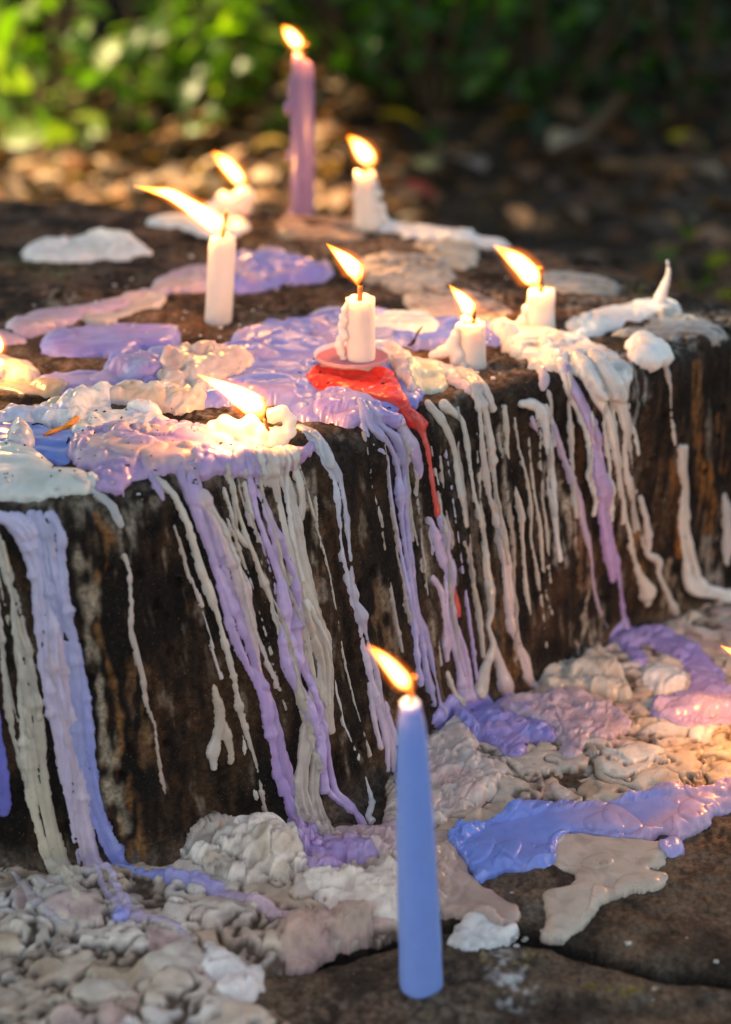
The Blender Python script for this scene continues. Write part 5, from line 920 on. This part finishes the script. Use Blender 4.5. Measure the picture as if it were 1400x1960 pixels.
big_leaf(812, 258, .075, (.62, .50, .02), 'bright yellow fallen leaf behind the short back candle')
big_leaf(960, 235, .06, (.55, .30, .03), 'orange yellow fallen leaf at centre right of the forest floor')
big_leaf(1275, 275, .065, (.45, .38, .03), 'dull yellow fallen leaf near the right edge of the forest floor')
big_leaf(925, 340, .09, (.34, .27, .25), 'large greyish brown fallen leaf right of the back candle')
big_leaf(840, 345, .06, (.38, .33, .15), 'pale olive fallen leaf just beyond the block behind the white trail')
big_leaf(835, 395, .05, (.38, .04, .02), 'small dark red fallen leaf close behind the white trail')
big_leaf(1115, 270, .10, (.36, .31, .24), 'wide pale grey fallen leaf at right on the forest floor')
big_leaf(1385, 360, .05, (.38, .33, .28), 'small pale fallen leaf at the right picture edge')
def branch(label, pts, r0, r1):
    P = [ground_hit(x, y) + Vector((0, 0, h)) for x, y, h in pts]; q = catmull(np.array([list(p) for p in P]), 5); B = Vector(q[0]); V, Q = sweep([Vector(p) - B for p in q], np.linspace(r0, r1, len(q)), 9, noise=.3, nf=40)
    o = poly_obj('fallen_branch', V, Q, BARK); o.location = B; tag(o, label, 'branch')
branch('grey fallen branch rising diagonally at the right of the forest floor', [(1080, 295, .0), (1130, 270, .02), (1180, 235, .04), (1195, 190, .06)], .014, .007)
branch('dark crooked branch lying behind the right end of the block', [(1150, 330, .01), (1250, 345, .02), (1400, 330, .02)], .010, .006)
branch('thin fallen branch lying behind the purple candle at left', [(250, 300, .01), (400, 285, .02), (560, 300, .01)], .008, .004)
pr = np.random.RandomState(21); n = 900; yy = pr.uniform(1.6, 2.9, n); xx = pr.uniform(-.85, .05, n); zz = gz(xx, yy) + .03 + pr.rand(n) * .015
o = leaves('sun_tinted_leaves', np.stack([xx, yy, zz], -1), pr.uniform(.022, .058, n), pick([(.62, .34, .19), (.42, .20, .09), (.70, .45, .28), (.30, .12, .05), (.10, .045, .02), (.06, .03, .015)], n, pr), LITTER, 1, seed=8)  # pale leaf colours paint sun patches into the litter
tag(o, 'drift of dry leaves behind the left of the block, sunlight put into their pale tan', 'leaf litter', kind='stuff')
# shrubs: crown of leaves on thin stems
def shrub(label, px, py, Y, wd, ht, nl, size, pal, seed, low=.0, cat='shrub'):
    d = ray(px, py); t = Y / d.y; x = d.x * t; r_ = np.random.RandomState(seed); z0 = float(gz(x, Y)); root = empty('shrub', (x, Y, z0)); tag(root, label, cat, None)
    ns = 7; tips = []
    for k in range(ns):
        tp = Vector((r_.uniform(-wd, wd) * .8, r_.uniform(-.18, .18), ht * r_.uniform(.6, 1))); md = tp * .5 + Vector((r_.uniform(-.05, .05), 0, .03)); q = catmull(np.array([(0, 0, -.02), tuple(md), tuple(tp)]), 5)
        V, Q = sweep([Vector(p) for p in q], np.linspace(.006, .002, len(q)), 6); poly_obj('stem', V, Q, BARK, parent=root); tips.append(q)
    P = []
    for _ in range(nl):
        q = tips[r_.randint(ns)]; p = q[r_.randint(2, len(q))] + r_.normal(0, 1, 3) * np.array([wd * .33, .10, ht * .15]); p[2] = max(p[2], low); P.append(p)
    lv = leaves('foliage', np.array(P), r_.uniform(.6, 1.15, nl) * size, pick(pal, nl, r_, .3), LEAF, 0, root, seed, .3); tag(lv, kind='stuff')
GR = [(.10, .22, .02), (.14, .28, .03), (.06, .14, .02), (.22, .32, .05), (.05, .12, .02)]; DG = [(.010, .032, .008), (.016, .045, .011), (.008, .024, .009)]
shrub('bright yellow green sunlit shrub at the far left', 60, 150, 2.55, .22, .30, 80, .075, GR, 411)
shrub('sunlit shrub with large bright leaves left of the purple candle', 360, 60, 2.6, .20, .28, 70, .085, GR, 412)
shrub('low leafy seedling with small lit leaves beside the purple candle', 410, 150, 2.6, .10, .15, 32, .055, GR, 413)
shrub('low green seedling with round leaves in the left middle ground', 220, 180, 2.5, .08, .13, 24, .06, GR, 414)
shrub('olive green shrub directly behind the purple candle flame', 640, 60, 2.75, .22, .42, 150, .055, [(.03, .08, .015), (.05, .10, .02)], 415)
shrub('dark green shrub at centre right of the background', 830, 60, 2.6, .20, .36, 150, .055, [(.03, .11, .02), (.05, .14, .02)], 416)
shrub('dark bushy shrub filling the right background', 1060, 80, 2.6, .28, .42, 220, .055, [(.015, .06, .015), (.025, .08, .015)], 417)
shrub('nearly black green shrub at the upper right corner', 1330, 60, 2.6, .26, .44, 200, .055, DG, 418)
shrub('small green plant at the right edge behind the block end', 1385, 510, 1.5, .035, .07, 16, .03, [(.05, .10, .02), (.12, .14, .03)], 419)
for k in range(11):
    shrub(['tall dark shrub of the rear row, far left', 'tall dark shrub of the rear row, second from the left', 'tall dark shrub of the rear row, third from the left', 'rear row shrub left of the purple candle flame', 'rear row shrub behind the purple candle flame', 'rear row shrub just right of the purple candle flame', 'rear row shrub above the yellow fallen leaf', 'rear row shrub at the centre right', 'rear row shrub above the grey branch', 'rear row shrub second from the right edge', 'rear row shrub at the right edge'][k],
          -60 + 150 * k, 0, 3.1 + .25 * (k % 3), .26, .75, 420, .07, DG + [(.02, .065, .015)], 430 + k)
# unseen canopy added to shade the block; its trunk stands left of the view
def shade_tree():
    root = empty('shade_tree', (-3.4, 4.6, .3)); tag(root, 'unseen leafy canopy with trunk, added to shade the stone block', 'shade_tree')
    q = catmull(np.array([(0, 0, -.4), (.1, -.1, 1.2), (.25, -.3, 2.6), (.6, -.7, 3.6)]), 8); V, Q = sweep([Vector(p) for p in q], np.linspace(.22, .09, len(q)), 16, noise=.3, nf=6); poly_obj('trunk', V, Q, BARK, parent=root)
    for e in [(2.2, -1.8, 3.4), (3.4, .4, 3.3), (1.4, 1.8, 3.6), (4.6, -1.2, 3.2), (-1, -1.5, 3.5)]:
        q = catmull(np.array([(.25, -.3, 2.5), (e[0] * .5, e[1] * .5, 3.3), e]), 6); V, Q = sweep([Vector(p) for p in q], np.linspace(.07, .02, len(q)), 8); poly_obj('limb', V, Q, BARK, parent=root)
    r_ = np.random.RandomState(77); N = 30000; L = np.stack([r_.uniform(-2.6, 2.6, N), r_.uniform(-.9, 6.6, N), 0 * np.arange(N)], -1)
    z = r_.uniform(2.6, 3.9, N); s = np.array(SUN); P = L + s * (z / s[2])[:, None]
    # gaps in the crown let the sun reach the left of the forest floor
    nn = perlin(L, 2.6, 500) + .6 * perlin(L, 7, 501); gap = (L[:, 0] < .06) & (L[:, 0] > -1.5) & (L[:, 1] > 1.62) & (L[:, 1] < 4.4) & (nn > np.where(L[:, 1] < 2.9, -.5, -.10))
    thin = (perlin(L, 3.5, 505) > .42) & (L[:, 1] > 1.9)
    P = P[~gap & ~thin] - np.array([-3.4, 4.6, .3]); n = len(P); o = leaves('crown', P, r_.uniform(.09, .16, n), pick(DG + GR, n, r_), LEAF, 0, root, 78); tag(o, kind='stuff')
shade_tree()

# ------------------------------------------------------------------ small wax crumbs lying loose
def crumbs():
    V = []; Q = []; r_ = np.random.RandomState(91); k0 = 0
    cube = np.array([(-1, -1, -1), (1, -1, -1), (1, 1, -1), (-1, 1, -1), (-1, -1, 1), (1, -1, 1), (1, 1, 1), (-1, 1, 1)], float); F6 = [(0, 3, 2, 1), (4, 5, 6, 7), (0, 1, 5, 4), (1, 2, 6, 5), (2, 3, 7, 6), (3, 0, 4, 7)]
    for x0, y0, x1, y1, n in [(500, 1830, 1380, 1940, 9), (860, 1680, 1050, 1800, 16), (860, 1785, 1010, 1825, 22), (1050, 1790, 1400, 1850, 4), (60, 480, 560, 620, 34), (250, 600, 460, 660, 18), (840, 700, 960, 740, 16), (600, 430, 1000, 560, 26), (0, 930, 400, 960, 10)]:
        for _ in range(n):
            B = stone_point(r_.uniform(x0, x1), r_.uniform(y0, y1)); s = min(abs(r_.normal(.0002, .0004)) + .0002, .0011)
            v = cube * s * r_.uniform(.5, 1.3, (8, 3)) * [1.3, 1, .6] + np.array(B) + [0, 0, s * .4 + .0006]
            V += v.tolist(); Q += [tuple(i + k0 for i in f) for f in F6]; k0 += 8
    o = poly_obj('wax_crumbs', np.array(V), Q, CANDLE, np.broadcast_to(C(.62, .58, .54), (len(V), 3))); tag(o, 'tiny pale wax crumbs scattered over the bare stone', 'wax crumbs', kind='stuff')
crumbs()
